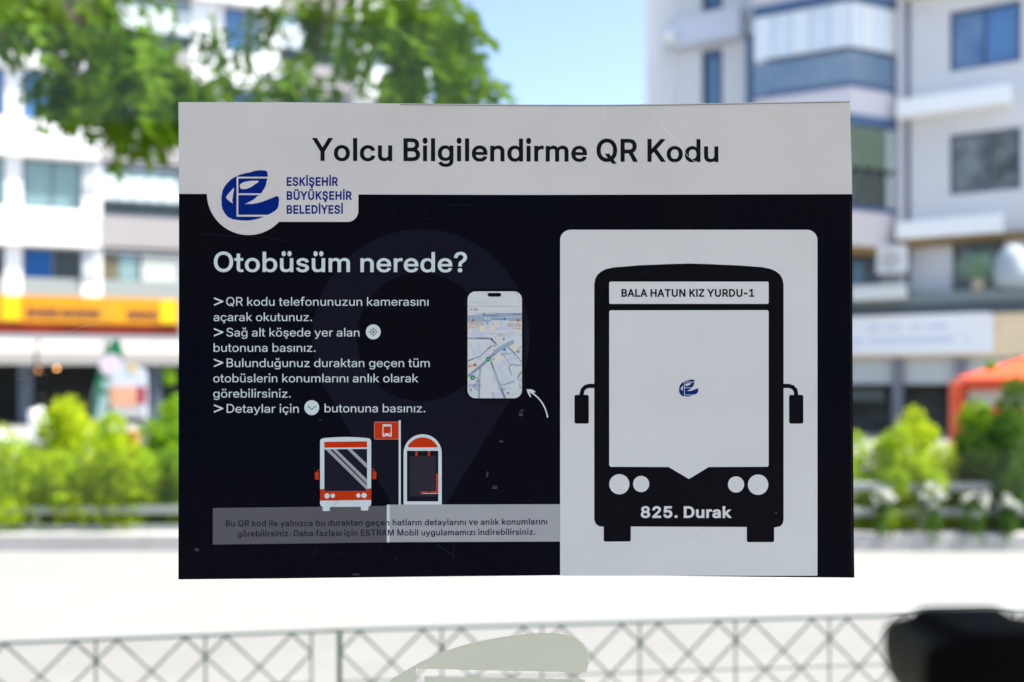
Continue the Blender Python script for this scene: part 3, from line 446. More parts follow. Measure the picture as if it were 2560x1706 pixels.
def many(loops_list):
    vs = []; fs = []
    for lp in loops_list:
        V, F = region([lp]); k = len(vs); vs += V; fs += [tuple(i + k for i in f) for f in F]
    return vs, fs


# ------------------------------------------------------------------ ground
def sheet(name, x0, x1, y0, y1, z, m):
    mb = MB(); mb.add([(x0, y0, z), (x1, y0, z), (x1, y1, z), (x0, y1, z)], [(0, 1, 2, 3)])
    return tag(mb.build(name, m), kind='structure')
CONC = mat('pale_concrete', (0.50, 0.49, 0.46), 0.85, 0.2, var=0.10, vscale=1.2, bump=0.2, bscale=30)
sheet('ground', -400, 400, -60, 600, -0.012, mat('far_ground', (0.27, 0.265, 0.25), 0.9, 0.2, var=0.12, vscale=0.3))
sheet('road', -60, 60, -12.0, -4.4, -0.004, mat('asphalt', (0.055, 0.055, 0.058), 0.9, 0.2, var=0.2, vscale=2.0, bump=0.3, bscale=60))
sheet('pavement', -60, 60, -4.2, 2.35, 0.10, mat('pale_paving', (0.42, 0.41, 0.385), 0.85, 0.2, var=0.08, vscale=2.5))
kb = MB(); kb.box(-60, 60, -4.4, -4.2, -0.004, 0.115); kb.box(-60, 60, 2.35, 2.47, -0.004, 0.104)
tag(kb.build('kerb', mat('kerb_stone', (0.40, 0.39, 0.37), 0.8, 0.2, var=0.1, vscale=5)), kind='structure')
sheet('plaza', -60, 60, 2.47, 8.10, 0.0, mat('bright_plaza', (0.245, 0.241, 0.231), 0.8, 0.2, var=0.05, vscale=0.8))
pv = MB(); pv.add([(-60, 2.47, 0.004), (60, 2.47, 0.004), (60, 9.0, 0.004), *[tuple(P(x, y, 1.5 / ((y - HY) * K)))[:2] + (0.004,) for x, y in ((2900, 1524), (2560, 1531), (1280, 1557), (0, 1610), (-300, 1624))], (-60, 4.6, 0.004)], [(0, 1, 2, 3, 4, 5, 6, 7, 8)])
tag(pv.build('footway', mat('grey_paving', (0.205, 0.201, 0.191), 0.85, 0.2, var=0.06, vscale=2.0)), kind='structure')
PAV_Z = 0.10

# ------------------------------------------------------------------ bus shelter
shelter = empty('bus_shelter', (0, 0, PAV_Z)); tag(shelter, 'bus shelter with a clear glass back wall that carries the stickers', 'bus shelter')
def sh_part(mb, name, m, **k):
    mb.v = [(x, y, z - PAV_Z) for x, y, z in mb.v]
    return mb.build(name, m, shelter, **k)
GL = bpy.data.materials.new('shelter_glass'); GL.use_nodes = True; t = GL.node_tree; t.nodes.clear()
o_ = t.nodes.new('ShaderNodeOutputMaterial'); mx = t.nodes.new('ShaderNodeMixShader'); tp = t.nodes.new('ShaderNodeBsdfTransparent'); gs = t.nodes.new('ShaderNodeBsdfGlossy')
tp.inputs[0].default_value = (0.985, 0.995, 0.99, 1); gs.inputs['Roughness'].default_value = 0.02; mx.inputs[0].default_value = 0.02
lw = t.nodes.new('ShaderNodeFresnel'); lw.inputs[0].default_value = 1.25
t.links.new(lw.outputs[0], mx.inputs[0]); t.links.new(tp.outputs[0], mx.inputs[1]); t.links.new(gs.outputs[0], mx.inputs[2]); t.links.new(mx.outputs[0], o_.inputs[0])
mb = MB(); mb.box(-1.02, 1.02, 0.0005, 0.0085, 0.42, 2.36); sh_part(mb, 'glass_pane', GL)
STEEL = mat('shelter_steel', (0.35, 0.36, 0.37), 0.4, 0.5, metal=0.6)
for x in (-1.06, 1.06, -2.1, 2.1):
    mb = MB(); mb.box(x - 0.035, x + 0.035, -0.03, 0.04, PAV_Z, 2.40); sh_part(mb, 'post', STEEL, bevel=0.006)
for x0 in (-2.06, 1.10):
    mb = MB(); mb.box(x0, x0 + 0.96, 0.0005, 0.0085, 0.42, 2.36); sh_part(mb, 'glass_pane', GL)
mb = MB(); mb.box(-2.3, 2.3, -1.95, 0.22, 2.42, 2.50); sh_part(mb, 'roof', mat('shelter_roof', (0.55, 0.56, 0.57), 0.6, 0.3), bevel=0.01)
mb = MB(); mb.box(-1.02, 1.02, -0.01, 0.02, 0.36, 0.418); sh_part(mb, 'bottom_rail', STEEL)
# dried drops, specks and hairline scratches on the glass
r = random.Random(11); dst = []
def g3(x, y): return (x / 2.091, 700 + y / 2.091)
for x, y, rr_ in ((228, 518, 20), (218, 700, 22), (80, 938, 17), (197, 880, 9), (475, 1195, 13), (388, 1310, 11), (730, 660, 19), (822, 595, 20), (530, 590, 17), (210, 765, 15), (745, 1298, 9), (197, 1250, 8), (490, 900, 6)):
    c = g3(x, y); n_ = 14; ph = r.uniform(0, 6); e = r.uniform(0.7, 1.1)
    pts = [(c[0] + math.cos(a) * rr_ / 2.091 * (1 + 0.12 * math.sin(3 * a + ph)), c[1] + math.sin(a) * rr_ / 2.091 * e * (1 + 0.1 * math.sin(2 * a + ph))) for a in [2 * math.pi * i / n_ for i in range(n_ + 1)]]
    dst.append((pts, 0.55))
for l, w in (([(240, 1310), (360, 1265), (500, 1235), (700, 1221), (935, 1222)], 0.7), ([(20, 1270), (160, 1262)], 0.5), ([(770, 1325), (812, 1255)], 1.0), ([(300, 290), (420, 250), (560, 210)], 1.2), ([(180, 300), (380, 262), (470, 232)], 0.6), ([(0, 215), (120, 195), (260, 170)], 0.8), ([(80, 525), (240, 495), (380, 455), (480, 436)], 0.8), ([(800, 1152), (935, 1150)], 0.5)):
    dst.append(([g3(*p) for p in l], w))
dst += [([(150, 8), (240, 7)], 0.6), ([(50, 35), (150, 26), (260, 20)], 0.7), ([(170, 88), (320, 86)], 0.8), ([(200, 177), (340, 178), (480, 187), (640, 185)], 0.7), ([(700, 92), (800, 93)], 0.6), ([(992, 65), (1020, 100), (1048, 148)], 0.8), ([(2140, 1092), (2210, 1105)], 0.5), ([(2135, 1272), (2220, 1266)], 0.5)]
for i in range(60):
    x = r.choice((r.uniform(0, 440), r.uniform(2140, 2560), r.uniform(0, 1100))); y = r.uniform(0, 1500) if x < 440 or x > 2140 else r.uniform(0, 250)
    q = r.uniform(0.5, 1.6); a = r.uniform(0, 3.1)
    dst.append(([(x - q * math.cos(a), y - q * math.sin(a)), (x + q * math.cos(a), y + q * math.sin(a))], r.uniform(0.5, 1.3)))
DUST = mat('dried_drops', (0.55, 0.56, 0.55), 0.8, 0.3, trans=0.72)
o = flat('glass_marks', strokes(dst), 0, DUST, shelter, Vector((0, 0, PAV_Z)), y=-0.0001); o['kind'] = 'stuff'; o['label'] = 'dried drops and hairline scratches on the glass'

# ------------------------------------------------------------------ green lattice fence outside
def fpt(px, py): q = P(px, py, 0.5 / ((py - HY) * K)); return Vector((q.x, q.y, 0))
f0, f1, f2 = fpt(0, 1609), fpt(849, 1577), fpt(2560, 1531)
FZ = 1.0; FH = FZ - PAV_Z - 0.06
GREEN = mat('dark_green_paint', (0.012, 0.045, 0.038), 0.45, 0.4)
cell = 0.2035
def fence_panel(base, fdir, ncell, label):
    """a panel of wire lattice starting at base and running along fdir"""
    base = Vector((base.x, base.y, PAV_Z))
    f = empty('lattice_fence', base, math.atan2(fdir.y, fdir.x)); tag(f, label, 'fence', group='green lattice fence panels')
    L = ncell * cell; top = FZ - PAV_Z; bot = 0.10; R_ = 0.0021
    MB().box(-0.02, L + 0.052, -0.006, 0.006, top - 0.001, top + 0.0018).build('top_rail', GREEN, f)
    MB().box(0, L, -0.009, 0.009, bot - 0.012, bot).build('bottom_rail', GREEN, f, bevel=0.003)
    MB().box(-0.0045, 0.0045, -0.010, 0.010, 0, top - 0.0015).build('post', GREEN, f, bevel=0.002)
    for i in range(1, ncell + 1):
        MB().tube([(i * cell, 0, bot), (i * cell, 0, top - 0.001)], R_ * 1.0, 6).build('upright_bar', GREEN, f)
    for zz in (0.5,):
        MB().tube([(0, 0.004, top - zz * cell - 0.002), (L, 0.004, top - zz * cell - 0.002)], 0.0016, 6).build('cross_wire', GREEN, f)
    T = top - 0.001; Hh = T - bot
    for s in (1, -1):
        for i in range(-6, ncell + 7):
            for off in (0.18, 0.80):
                x0 = (i + off) * cell if s > 0 else (i + 1 - off) * cell
                pts = [(x0 + s * q, q) for q in (0, Hh)]
                (xa, da), (xb, db) = pts
                lo, hi = 0.0, Hh
                if s > 0: q0 = max(0, -x0); q1 = min(Hh, L - x0)
                else: q0 = max(0, x0 - L); q1 = min(Hh, x0)
                if q1 - q0 < 0.03: continue
                MB().tube([(x0 + s * q0, 0.003 * s, T - q0), (x0 + s * q1, 0.003 * s, T - q1)], R_, 6, caps=False).build('lattice_wire', GREEN, f)
    return f
dR = (f2 - f1).normalized(); dL = (f1 - f0).normalized()
fence_panel(f1, dR, 10, 'green wire lattice fence panel right of the dark post, behind the bottom of the glass')
fence_panel(f1 - dL * (0.055 + 10 * cell), dL, 10, 'green wire lattice fence panel left of the dark post, behind the bottom of the glass')

# ------------------------------------------------------------------ black device in front of the glass
dd = 0.275
dev = empty('black_device', (P(2430, 0, dd).x, dd - D - 0.01, PAV_Z))
tag(dev, 'blurred black device housing with raised flat top, close to the lens at lower right', 'device')
dev_out = [(2250, 1765), (2238, 1706), (2222, 1670), (2213, 1630), (2212, 1600), (2214, 1575), (2222, 1556), (2236, 1547), (2254, 1544), (2272, 1541), (2284, 1534), (2295, 1524), (2308, 1519), (2335, 1517), (2400, 1516.5), (2470, 1516), (2489, 1518),
           (2502, 1525), (2513, 1535), (2530, 1541), (2566, 1544), (2600, 1550), (2630, 1565), (2650, 1600), (2652, 1680), (2645, 1765)]
def dv(x, y, g=0.0): return ((x - 1280) * K * dd - dev.location.x + g, EYE - (y - HY) * K * dd - PAV_Z)
pl = [dv(*q) for q in dev_out]
def ext(poly, y0, y1):
    mb = MB(); n = len(poly)
    mb.add([(x, y0, z) for x, z in poly] + [(x, y1, z) for x, z in poly], [tuple(range(n)), tuple(range(n, 2 * n))[::-1]] + [((i + 1) % n, i, i + n, (i + 1) % n + n) for i in range(n)])
    return mb
BLK = mat('black_plastic', (0.0012, 0.0012, 0.0016), 0.6, 0.03, var=0.3, vscale=40)
ext(pl, -0.018, 0.010).build('housing', BLK, dev)
side = [dv(x, y) for x, y in dev_out[1:8]]  # thin strip whose olive colour stands in for light on the left side
side = side + [(x - 0.0008, z) for x, z in side[::-1]]
o = ext(side, -0.017, 0.009).build('lit_side_strip', mat('olive_lit_tone', (0.026, 0.028, 0.018), 0.7, 0.15), dev)
o['label'] = 'thin strip on the left side, coloured olive as if lit from outside'
zb = min(z for _, z in pl)
MB().tube([(0, 0.02, zb + 0.002), (0, 0.02, 0.55)], 0.012, 12).build('pole', BLK, dev)
for k in range(3):
    a = 2 * math.pi * k / 3 + 0.5
    MB().tube([(0, 0.02, 0.60), (0.28 * math.cos(a), 0.02 + 0.28 * math.sin(a), 0.01)], [0.011, 0.008], 8).build('leg', BLK, dev)

# ------------------------------------------------------------------ leaves
def leaf_quads(rng, n, centre_fn, size, out_v, out_f, droop=0.0, asp=0.55):
    for _ in range(n):
        c, nrm = centre_fn(rng)
        s = size * rng.uniform(0.6, 1.25)
        d = Vector((rng.gauss(0, 1), rng.gauss(0, 1), rng.gauss(0, 1) - droop)).normalized()
        nn = (nrm * 0.8 + Vector((rng.gauss(0, 1), rng.gauss(0, 1), rng.gauss(0.3, 1)))).normalized()
        w = d.cross(nn)
        if w.length < 1e-3: continue
        w.normalize(); w = w * s * asp * 0.5; nn = w.cross(d).normalized() * s * 0.12
        k = len(out_v)
        out_v += [tuple(c - d * s * .5), tuple(c + w - nn), tuple(c + d * s * .5), tuple(c - w - nn)]
        out_f += [(k, k + 1, k + 2), (k, k + 2, k + 3)]

LEAF_SUN = mat('tree_leaf', (0.020, 0.068, 0.0008), 0.6, 0.05, rgb2=(0.095, 0.175, 0.001), vscale=3.5, translucent=0.25)
def compound_leaf(rng, length=0.21, pairs=6):
    V = []; Fc = []
    bend = rng.uniform(0.02, 0.06); pt = lambda t: Vector((length * t, 0, -bend * t * t * 2))
    def leaflet(o, d, s):
        up = Vector((0, 0, 1)); w = d.cross(up).normalized() * s * 0.27; dn = Vector((0, 0, -s * 0.07)); k = len(V)
        V.extend([tuple(o), tuple(o + d * s * .35 + w + dn), tuple(o + d * s * .75 + w * .8 + dn), tuple(o + d * s + dn * 2), tuple(o + d * s * .75 - w * .8 + dn), tuple(o + d * s * .35 - w + dn), tuple(o + d * s * .5)])
        Fc.extend([(k, k + 1, k + 6), (k + 1, k + 2, k + 6), (k + 2, k + 3, k + 6), (k + 3, k + 4, k + 6), (k + 4, k + 5, k + 6), (k + 5, k, k + 6)])
    for i in range(pairs):
        t = 0.18 + 0.76 * i / (pairs - 1); s = 0.082 * rng.uniform(0.8, 1.15) * (1 - 0.25 * abs(t - .5))
        for sg in (1, -1):
            d = Vector((rng.uniform(.2, .5), sg, rng.uniform(-.6, .05))).normalized()
            leaflet(pt(t), d, s)
    leaflet(pt(1.0), Vector((1, 0, -.3)).normalized(), 0.055)
    k = len(V); a, b = pt(0), pt(1.0); V.extend([tuple(a + Vector((0, .0012, 0))), tuple(a - Vector((0, .0012, 0))), tuple(b)]); Fc.append((k, k + 1, k + 2))
    return V, Fc

# ------------------------------------------------------------------ street tree hanging in from the upper left
rng = random.Random(21)
TX, TY = -3.45, 3.9
tree = empty('street_tree', (TX, TY, 0.0)); tag(tree, 'feathery green tree whose drooping branches hang into the upper left of the view', 'tree')
BARK = mat('bark', (0.10, 0.075, 0.05), 0.9, 0.2, var=0.35, vscale=14, bump=0.5, bscale=30)
MB().tube([(0, 0, 0), (0.03, 0.02, 1.2), (0.0, 0.05, 2.4), (0.10, 0.0, 3.6), (0.2, 0.05, 4.8)], [0.17, 0.13, 0.115, 0.09, 0.05], 12).build('trunk', BARK, tree, smooth=True)
# clumps: photo column, row, spread x, spread y (pixels), number of leaves, distance
clumps = [(50, 30, 110, 50, 60, 4.4), (60, 70, 60, 40, 26, 4.2), (200, 20, 130, 40, 60, 4.5), (240, 70, 60, 35, 22, 4.6), (240, 110, 70, 30, 22, 4.3), (300, 140, 90, 40, 46, 4.1), (350, 190, 120, 50, 84, 4.2), (400, 245, 90, 45, 66, 4.1),
          (140, 205, 60, 35, 26, 4.3), (210, 240, 80, 40, 44, 4.2), (310, 290, 60, 30, 20, 4.1), (420, 290, 45, 25, 24, 4.1), (205, 300, 20, 22, 3, 4.0), (298, 372, 9, 26, 4, 4.0), (12, 125, 12, 24, 3, 3.6), (470, 30, 50, 30, 5, 4.5),
          (485, 110, 30, 20, 4, 4.4), (520, 140, 60, 30, 8, 4.4), (480, 235, 40, 30, 16, 4.2), (560, 60, 40, 30, 5, 4.4), (640, 70, 60, 30, 12, 4.4), (620, 140, 50, 25, 8, 4.4), (560, 195, 50, 25, 10, 4.2), (660, 225, 60, 25, 18, 4.2), (760, 40, 35, 30, 12, 4.4),
          (690, 140, 18, 40, 5, 4.3), (790, 35, 70, 28, 20, 4.5), (840, 90, 40, 25, 7, 4.4), (760, 190, 40, 30, 12, 4.2), (740, 235, 50, 28, 20, 4.2), (850, 160, 40, 30, 10, 4.3), (930, 30, 50, 25, 14, 4.4), (960, 90, 30, 40, 10, 4.3),
          (900, 200, 40, 30, 8, 4.2), (1000, 40, 40, 40, 30, 4.4), (1050, 70, 50, 55, 54, 4.3), (1000, 130, 40, 30, 16, 4.2), (1055, 140, 35, 30, 24, 4.2), (985, 200, 22, 45, 12, 4.1), (1030, 225, 30, 35, 10, 4.1), (1105, 40, 25, 40, 14, 4.2), (1125, 85, 22, 14, 7, 4.1),
          (1120, 180, 16, 40, 9, 4.0), (1165, 150, 22, 26, 4, 4.0), (1172, 88, 18, 5, 3, 4.0), (1205, 200, 10, 16, 3, 4.0), (1238, 238, 12, 16, 4, 4.0), (1128, 235, 12, 22, 5, 4.0)]
variants = []
for i in range(5):
    V, Fc = compound_leaf(rng, rng.uniform(0.17, 0.23), rng.choice((4, 5, 5)))
    me = bpy.data.meshes.new('leaf'); me.from_pydata(V, [], Fc); me.materials.append(LEAF_SUN); variants.append((me, V, Fc))
stuffV = []; stuffF = []; nleaf = 0
def put_leaf(pos, yaw, pitch, roll, sc, single):
    global nleaf
    M = Matrix.Translation(pos) @ Matrix.Rotation(yaw, 4, 'Z') @ Matrix.Rotation(pitch, 4, 'Y') @ Matrix.Rotation(roll, 4, 'X') @ Matrix.Scale(sc, 4)
    me, V, Fc = rng.choice(variants)
    if single:
        o = bpy.data.objects.new('leaf', me); COL.objects.link(o); o.parent = tree; o.matrix_local = M; nleaf += 1
    else:
        k = len(stuffV); stuffV.extend([tuple(M @ Vector(v)) for v in V]); stuffF.extend([tuple(i + k for i in f) for f in Fc])
tips = []
clumps = [(a, b, c, d, e, f - (0.55 if a > 900 else 0)) for a, b, c, d, e, f in clumps]
order = sorted(clumps, key=lambda c: c[4])
for cx_, cy_, sx_, sy_, n_, d_ in order:
    for _ in range(max(1, int(n_ * (1.0 if n_ <= 9 and cx_ > 1090 else .34 if cx_ > 840 else .46 if n_ >= 40 else .36)))):
        q = P(cx_ + rng.gauss(0, .55) * sx_, cy_ - 14 + rng.gauss(0, .55) * sy_, d_ + rng.gauss(0, .22))
        pos = q - Vector((TX, TY, 0)); small = n_ <= 10
        pitch = rng.uniform(0.5, 1.45) if small else rng.uniform(0.1, 1.3)
        put_leaf(pos - Vector((0, 0, -0.05)), rng.uniform(0, 6.28), pitch, rng.uniform(-.6, .6), rng.uniform(0.75, 1.1) * (0.8 if small else 1), nleaf < 290)
    if n_ >= 3: tips.append((P(cx_, cy_ - 20, d_) - Vector((TX, TY, 0)), n_))
# the crown above the frame
for _ in range(900):
    a = rng.uniform(0, 6.28); rr_ = 3.1 * math.sqrt(rng.random()); z = rng.uniform(3.7, 5.6) - 0.12 * rr_ * rr_ * 0.6
    pos = Vector((0.9 + rr_ * math.cos(a), rr_ * math.sin(a) * 0.8, z))
    w = pos + Vector((TX, TY, 0))
    if w.x > -1.9: continue
    row = HY - (w.z - EYE) / (max(w.y + D, 0.4) * K)
    if row > -60 or w.y < 0.8: continue
    put_leaf(pos, rng.uniform(0, 6.28), rng.uniform(-.2, 1.2), rng.uniform(-.6, .6), rng.uniform(0.9, 1.2), False)
me = bpy.data.meshes.new('foliage'); me.from_pydata(stuffV, [], stuffF); me.materials.append(LEAF_SUN); o = place('foliage', me, tree); o['kind'] = 'stuff'
limbs = [Vector((0.1, 0, 3.5)), Vector((0.0, 0.05, 2.5)), Vector((0.2, 0.05, 4.7)), Vector((0.05, 0.03, 3.0))]
tips.sort(key=lambda t: -t[1])
hubs = [Vector((1.3, 0.1, 3.9)), Vector((2.5, 0.0, 4.1)), Vector((3.0, 0.1, 3.75)), Vector((0.9, -.1, 3.4))]
for i, h in enumerate(hubs):
    s0 = limbs[i % 4]
    mid = (s0 + h) / 2 + Vector((0, 0, 0.18))
    MB().tube([s0, mid, h], [0.055, 0.042, 0.028], 8).build('branch', BARK, tree, smooth=True)
for tp_, n_ in tips:
    h = min(hubs, key=lambda q: (q - tp_).length)
    mid = (h + tp_) / 2 + Vector((rng.uniform(-.05, .05), rng.uniform(-.05, .05), 0.12))
    MB().tube([h, mid, tp_], [0.012, 0.007, 0.003] if n_ > 10 else [0.006, 0.0035, 0.0015], 5).build('twig', BARK, tree, smooth=True)

# ------------------------------------------------------------------ planter bed, kerb, rails, shrubs
kerb = MB(); kerb.box(-30, 30, 8.12, 8.42, -0.004, 0.135)
tag(kerb.build('planter_kerb', mat('planter_stone', (0.42, 0.41, 0.40), 0.8, 0.2, var=0.12, vscale=3)), kind='structure')
soil = MB(); soil.box(-30, 30, 8.42, 10.4, -0.004, 0.09)
tag(soil.build('planter_soil', mat('soil', (0.08, 0.06, 0.04), 0.95, 0.1, var=0.4, vscale=6)), kind='structure')
RAIL = mat('galvanised_rail', (0.32, 0.35, 0.34), 0.4, 0.5, metal=0.5)
def guard(x0, x1, y, zs, label, step=1.6):
    f = empty('guard_rail', (x0, y, 0.13)); tag(f, label, 'railing', group='low metal railings along the planter')
    for z in zs: MB().box(0, x1 - x0, -0.02, 0.02, z - 0.035 - .13, z + 0.035 - .13).build('rail', RAIL, f, bevel=0.006)
    x = 0.1
    while x < x1 - x0:
        MB().box(x - 0.025, x + 0.025, 0.021, 0.061, 0, max(zs) - .13).build('post', RAIL, f); x += step
guard(-6.0, -0.4, 8.35, (0.33, 0.16), 'low grey metal railing in front of the yellow-green shrubs left of the sticker')
guard(0.4, 6.5, 8.35, (0.54, 0.31), 'taller grey metal railing in front of the shrubs right of the sticker')

def shrub(name, px, top, w_px, d, cols, n, label, leaf=0.06, base=None, lump=5, seed=0, spire=1.0, cat='shrub', group='shrubs in the planter'):
    rg = random.Random(seed); top3 = P(px, top, d); wid = w_px * K * d / 2; h = top3.z - 0.09
    s = empty(name, (top3.x, top3.y, 0.085)); tag(s, label, cat, group=group)
    blobs = []
    nb_ = 16 if n > 1000 else 6
    for i in range(nb_):
        fx = rg.uniform(-.95, .95); hh = h * (1 - 0.42 * abs(fx) ** 1.2 * min(spire, 1.6)) * rg.uniform(.80, 1.0)
        r_ = min(wid * .42, rg.uniform(.10, .26)) if n > 1000 else wid * .5
        if i == 0: fx = 0.0; hh = h; r_ = min(r_, .13)
        cz_ = hh - r_ if i < nb_ * .55 else rg.uniform(.15, .8) * (hh - r_)
        blobs.append((fx * wid, rg.uniform(-.28, .28), max(cz_, .1), r_))
    V = []; Fc = []
    wts = [b[3] ** 2 for b in blobs]
    def cf(rg_):
        b = rg_.choices(blobs, wts)[0]; d = Vector((rg_.gauss(0, 1), rg_.gauss(0, 1), rg_.gauss(0, 1))).normalized()
        q = b[3] * (rg_.uniform(.55, 1.12))
        pt = Vector((b[0] + d.x * q, b[1] + d.y * q, b[2] + d.z * q * 1.15)); pt.z = max(pt.z, .02)
        if rg_.random() < .33: pt = Vector((rg_.uniform(-1, 1) * wid * .8, rg_.uniform(-.3, .3), rg_.random() * h * .6))
        return pt, d
    leaf_quads(rg, n, cf, leaf, V, Fc)
    me = bpy.data.meshes.new('foliage'); me.from_pydata(V, [], Fc); me.materials.append(cols); o = place('foliage', me, s); o['kind'] = 'stuff'
    for i in range(4):
        b = blobs[i % len(blobs)]
        MB().tube([(b[0] * .3, b[1] * .3, 0), (b[0] * .8, b[1], b[2] * .75)], [0.014, 0.005], 5).build('stem', BARK, s)
    return s
YG = mat('yellow_green_leaf', (0.13, 0.30, 0.004), 0.6, 0.1, rgb2=(0.50, 0.60, 0.010), vscale=5, translucent=0.4)  # shrub leaves: brighter second tone stands in for highlights
YY = mat('yellow_leaf', (0.22, 0.37, 0.004), 0.6, 0.1, rgb2=(0.56, 0.62, 0.012), vscale=5, translucent=0.4)
MG = mat('mid_green_leaf', (0.05, 0.17, 0.003), 0.6, 0.1, rgb2=(0.26, 0.44, 0.006), vscale=5, translucent=0.4)
DG = mat('dark_green_leaf', (0.014, 0.060, 0.004), 0.6, 0.1, rgb2=(0.09, 0.20, 0.010), vscale=5, translucent=0.3)
shrub('garden_shrub', 20, 1062, 210, 9.3, YG, 4600, 'yellow-green shrub at the left edge of the planter', seed=1)
shrub('garden_shrub', 192, 992, 230, 9.5, YY, 5200, 'tall yellow shrub with a pointed top in front of the dark shop', seed=2, spire=1.6)
shrub('garden_shrub', 115, 1022, 190, 9.2, YG, 5200, 'yellow-green shrub left of the pointed yellow shrub', seed=3)
shrub('garden_shrub', 300, 1030, 190, 9.2, YG, 5400, 'yellow-green shrub right of the pointed yellow shrub', seed=4)
shrub('garden_shrub', 405, 1005, 180, 9.4, MG, 5600, 'mid-green shrub beside the left edge of the sticker', seed=5)
shrub('garden_shrub', 435, 925, 80, 9.9, MG, 2200, 'slender upright green shrub just left of the sticker', seed=6, spire=1.6)
shrub('garden_shrub', -70, 1020, 170, 9.6, MG, 3600, 'mid-green shrub half outside the left edge of the view', seed=7)
for i, px in enumerate((560, 760, 980, 1200, 1430, 1650, 1860)):
    shrub('garden_shrub', px, 1030 + (i % 3) * 18, 250, 9.4, (MG, YG)[i % 2], 3400, ['shrub hidden behind the sticker, %s of the row' % w for w in ('first', 'second', 'third', 'fourth', 'fifth', 'sixth', 'seventh')][i], seed=20 + i)
shrub('garden_shrub', 2150, 1085, 170, 9.3, YG, 4200, 'yellow-green shrub beside the right edge of the sticker', seed=8)
shrub('garden_shrub', 2305, 1022, 175, 9.4, YY, 5200, 'bright yellow shrub left of the orange canopy post', seed=9, spire=1.5)
shrub('garden_shrub', 2235, 1062, 150, 9.2, YG, 4400, 'low yellow-green shrub left of the bright yellow shrub', seed=10)
shrub('garden_shrub', 2440, 1000, 150, 9.6, MG, 3600, 'mid-green shrub right of the orange canopy post', seed=11)
shrub('garden_shrub', 2515, 945, 200, 9.2, DG, 8500, 'tall dark green shrub at the right edge of the view', seed=12)
shrub('garden_shrub', 2490, 905, 36, 9.3, MG, 700, 'thin green shoot in front of the orange canopy', seed=13, lump=2, spire=.5)
shrub('garden_shrub', 2640, 1000, 150, 9.4, MG, 3000, 'mid-green shrub outside the right edge of the view', seed=14)
shrub('garden_shrub', 2400, 1150, 120, 9.4, DG, 2500, 'low dark green shrub at the foot of the orange canopy post', seed=15)
# low leaves between rail and kerb
V = []; Fc = []; rg = random.Random(77)
def cf(r_): return Vector((r_.uniform(-9, 9), r_.uniform(8.5, 8.95), 0.09 + r_.random() ** 2 * 0.28)), Vector((0, -1, .5))
leaf_quads(rg, 9000, cf, 0.05, V, Fc)
me = bpy.data.meshes.new('ground_cover'); me.from_pydata(V, [], Fc); me.materials.append(MG); o = place('ground_cover', me); tag(o, 'low green ground cover behind the planter kerb', 'ground cover', kind='stuff')
# white flowering plants on the right
PETAL = mat('white_petal', (0.55, 0.56, 0.50), 0.6, 0.3, translucent=0.2)
for i, (px, py, w_, lb) in enumerate(((2205, 1238, 34, 'white flowers under the bright yellow shrub'), (2328, 1240, 46, 'white flowers left of the orange post foot'), (2432, 1255, 52, 'largest clump of white flowers right of the orange post foot'), (2518, 1258, 34, 'white flowers at the foot of the dark green shrub'))):
    c = P(px, py, 8.78); s = empty('flowering_plant', (c.x, c.y, 0.085)); tag(s, lb, 'flowers', group='white flowering plants in the planter')
    V = []; Fc = []; hh = c.z - 0.085; wd = w_ * K * 8.78 / 2
    leaf_quads(rg, 240, lambda r_: (Vector((r_.gauss(0, .5) * wd, r_.gauss(0, .5) * wd, r_.uniform(0, hh))), Vector((0, -1, .4))), 0.05, V, Fc)
    me = bpy.data.meshes.new('foliage'); me.from_pydata(V, [], Fc); me.materials.append(DG); place('foliage', me, s)['kind'] = 'stuff'
    V = []; Fc = []
    for _ in range(13):
        a = rg.uniform(0, 6.28); q = math.sqrt(rg.random()); cc = Vector((wd * 1.5 * q * math.cos(a), -0.05 + rg.uniform(-.03, .03), max(.06, hh + wd * 1.3 * q * math.sin(a))))
        leaf_quads(rg, 7, lambda r_: (cc + Vector((r_.gauss(0, .012), r_.gauss(0, .012), r_.gauss(0, .012))), Vector((0, -1, .6))), 0.04, V, Fc, asp=.9)
    me = bpy.data.meshes.new('blossom'); me.from_pydata(V, [], Fc); me.materials.append(PETAL); place('blossom', me, s)['kind'] = 'stuff'

# orange flowers in the hedge on the left
c = P(318, 1104, 9.95); s = empty('orange_planter', (c.x, c.y - .02, 0.09)); tag(s, 'orange square bin half hidden in the shrubs left of the sticker', 'bin')
MB().box(-0.10, 0.10, -0.10, 0.10, 0, c.z + 0.07 - 0.09).build('body', mat('orange_plastic', (0.75, 0.30, 0.03), 0.5, 0.4), s, bevel=0.02)
MB().box(-0.115, 0.115, -0.115, 0.115, c.z + 0.071 - 0.09, c.z + 0.105 - 0.09).build('lid', MATS['orange_plastic'], s, bevel=0.012)

# ------------------------------------------------------------------ orange canopy frame on the right
cdist = 12.0
ORG = mat('orange_paint', (0.78, 0.085, 0.018), 0.5, 0.4, var=0.08)
cb = P(2396, 1262, cdist); can = empty('orange_canopy', (cb.x, cb.y, 0.0)); tag(can, 'low orange-framed canopy with a cream cloth roof behind the right-hand shrubs', 'canopy')
def L_(px, py, d): q = P(px, py, d); return (q.x - cb.x, q.y - cb.y, q.z)
tl = L_(2392, 962, cdist); w_ = 0.09
MB().box(-0.07, 0.07, -0.05, 0.05, 0, tl[2] + .04).build('post', ORG, can, bevel=0.01)
ex = (tl[0] + 3.1, tl[1] - 1.1); h0 = tl[2]
for dx, dy in ((ex[0], ex[1]), (1.1, 2.6), (ex[0] + 1.1, ex[1] + 2.7)):
    MB().box(dx - 0.05, dx + 0.05, dy - 0.05, dy + 0.05, 0, h0 + .04).build('post', ORG, can, bevel=0.01)
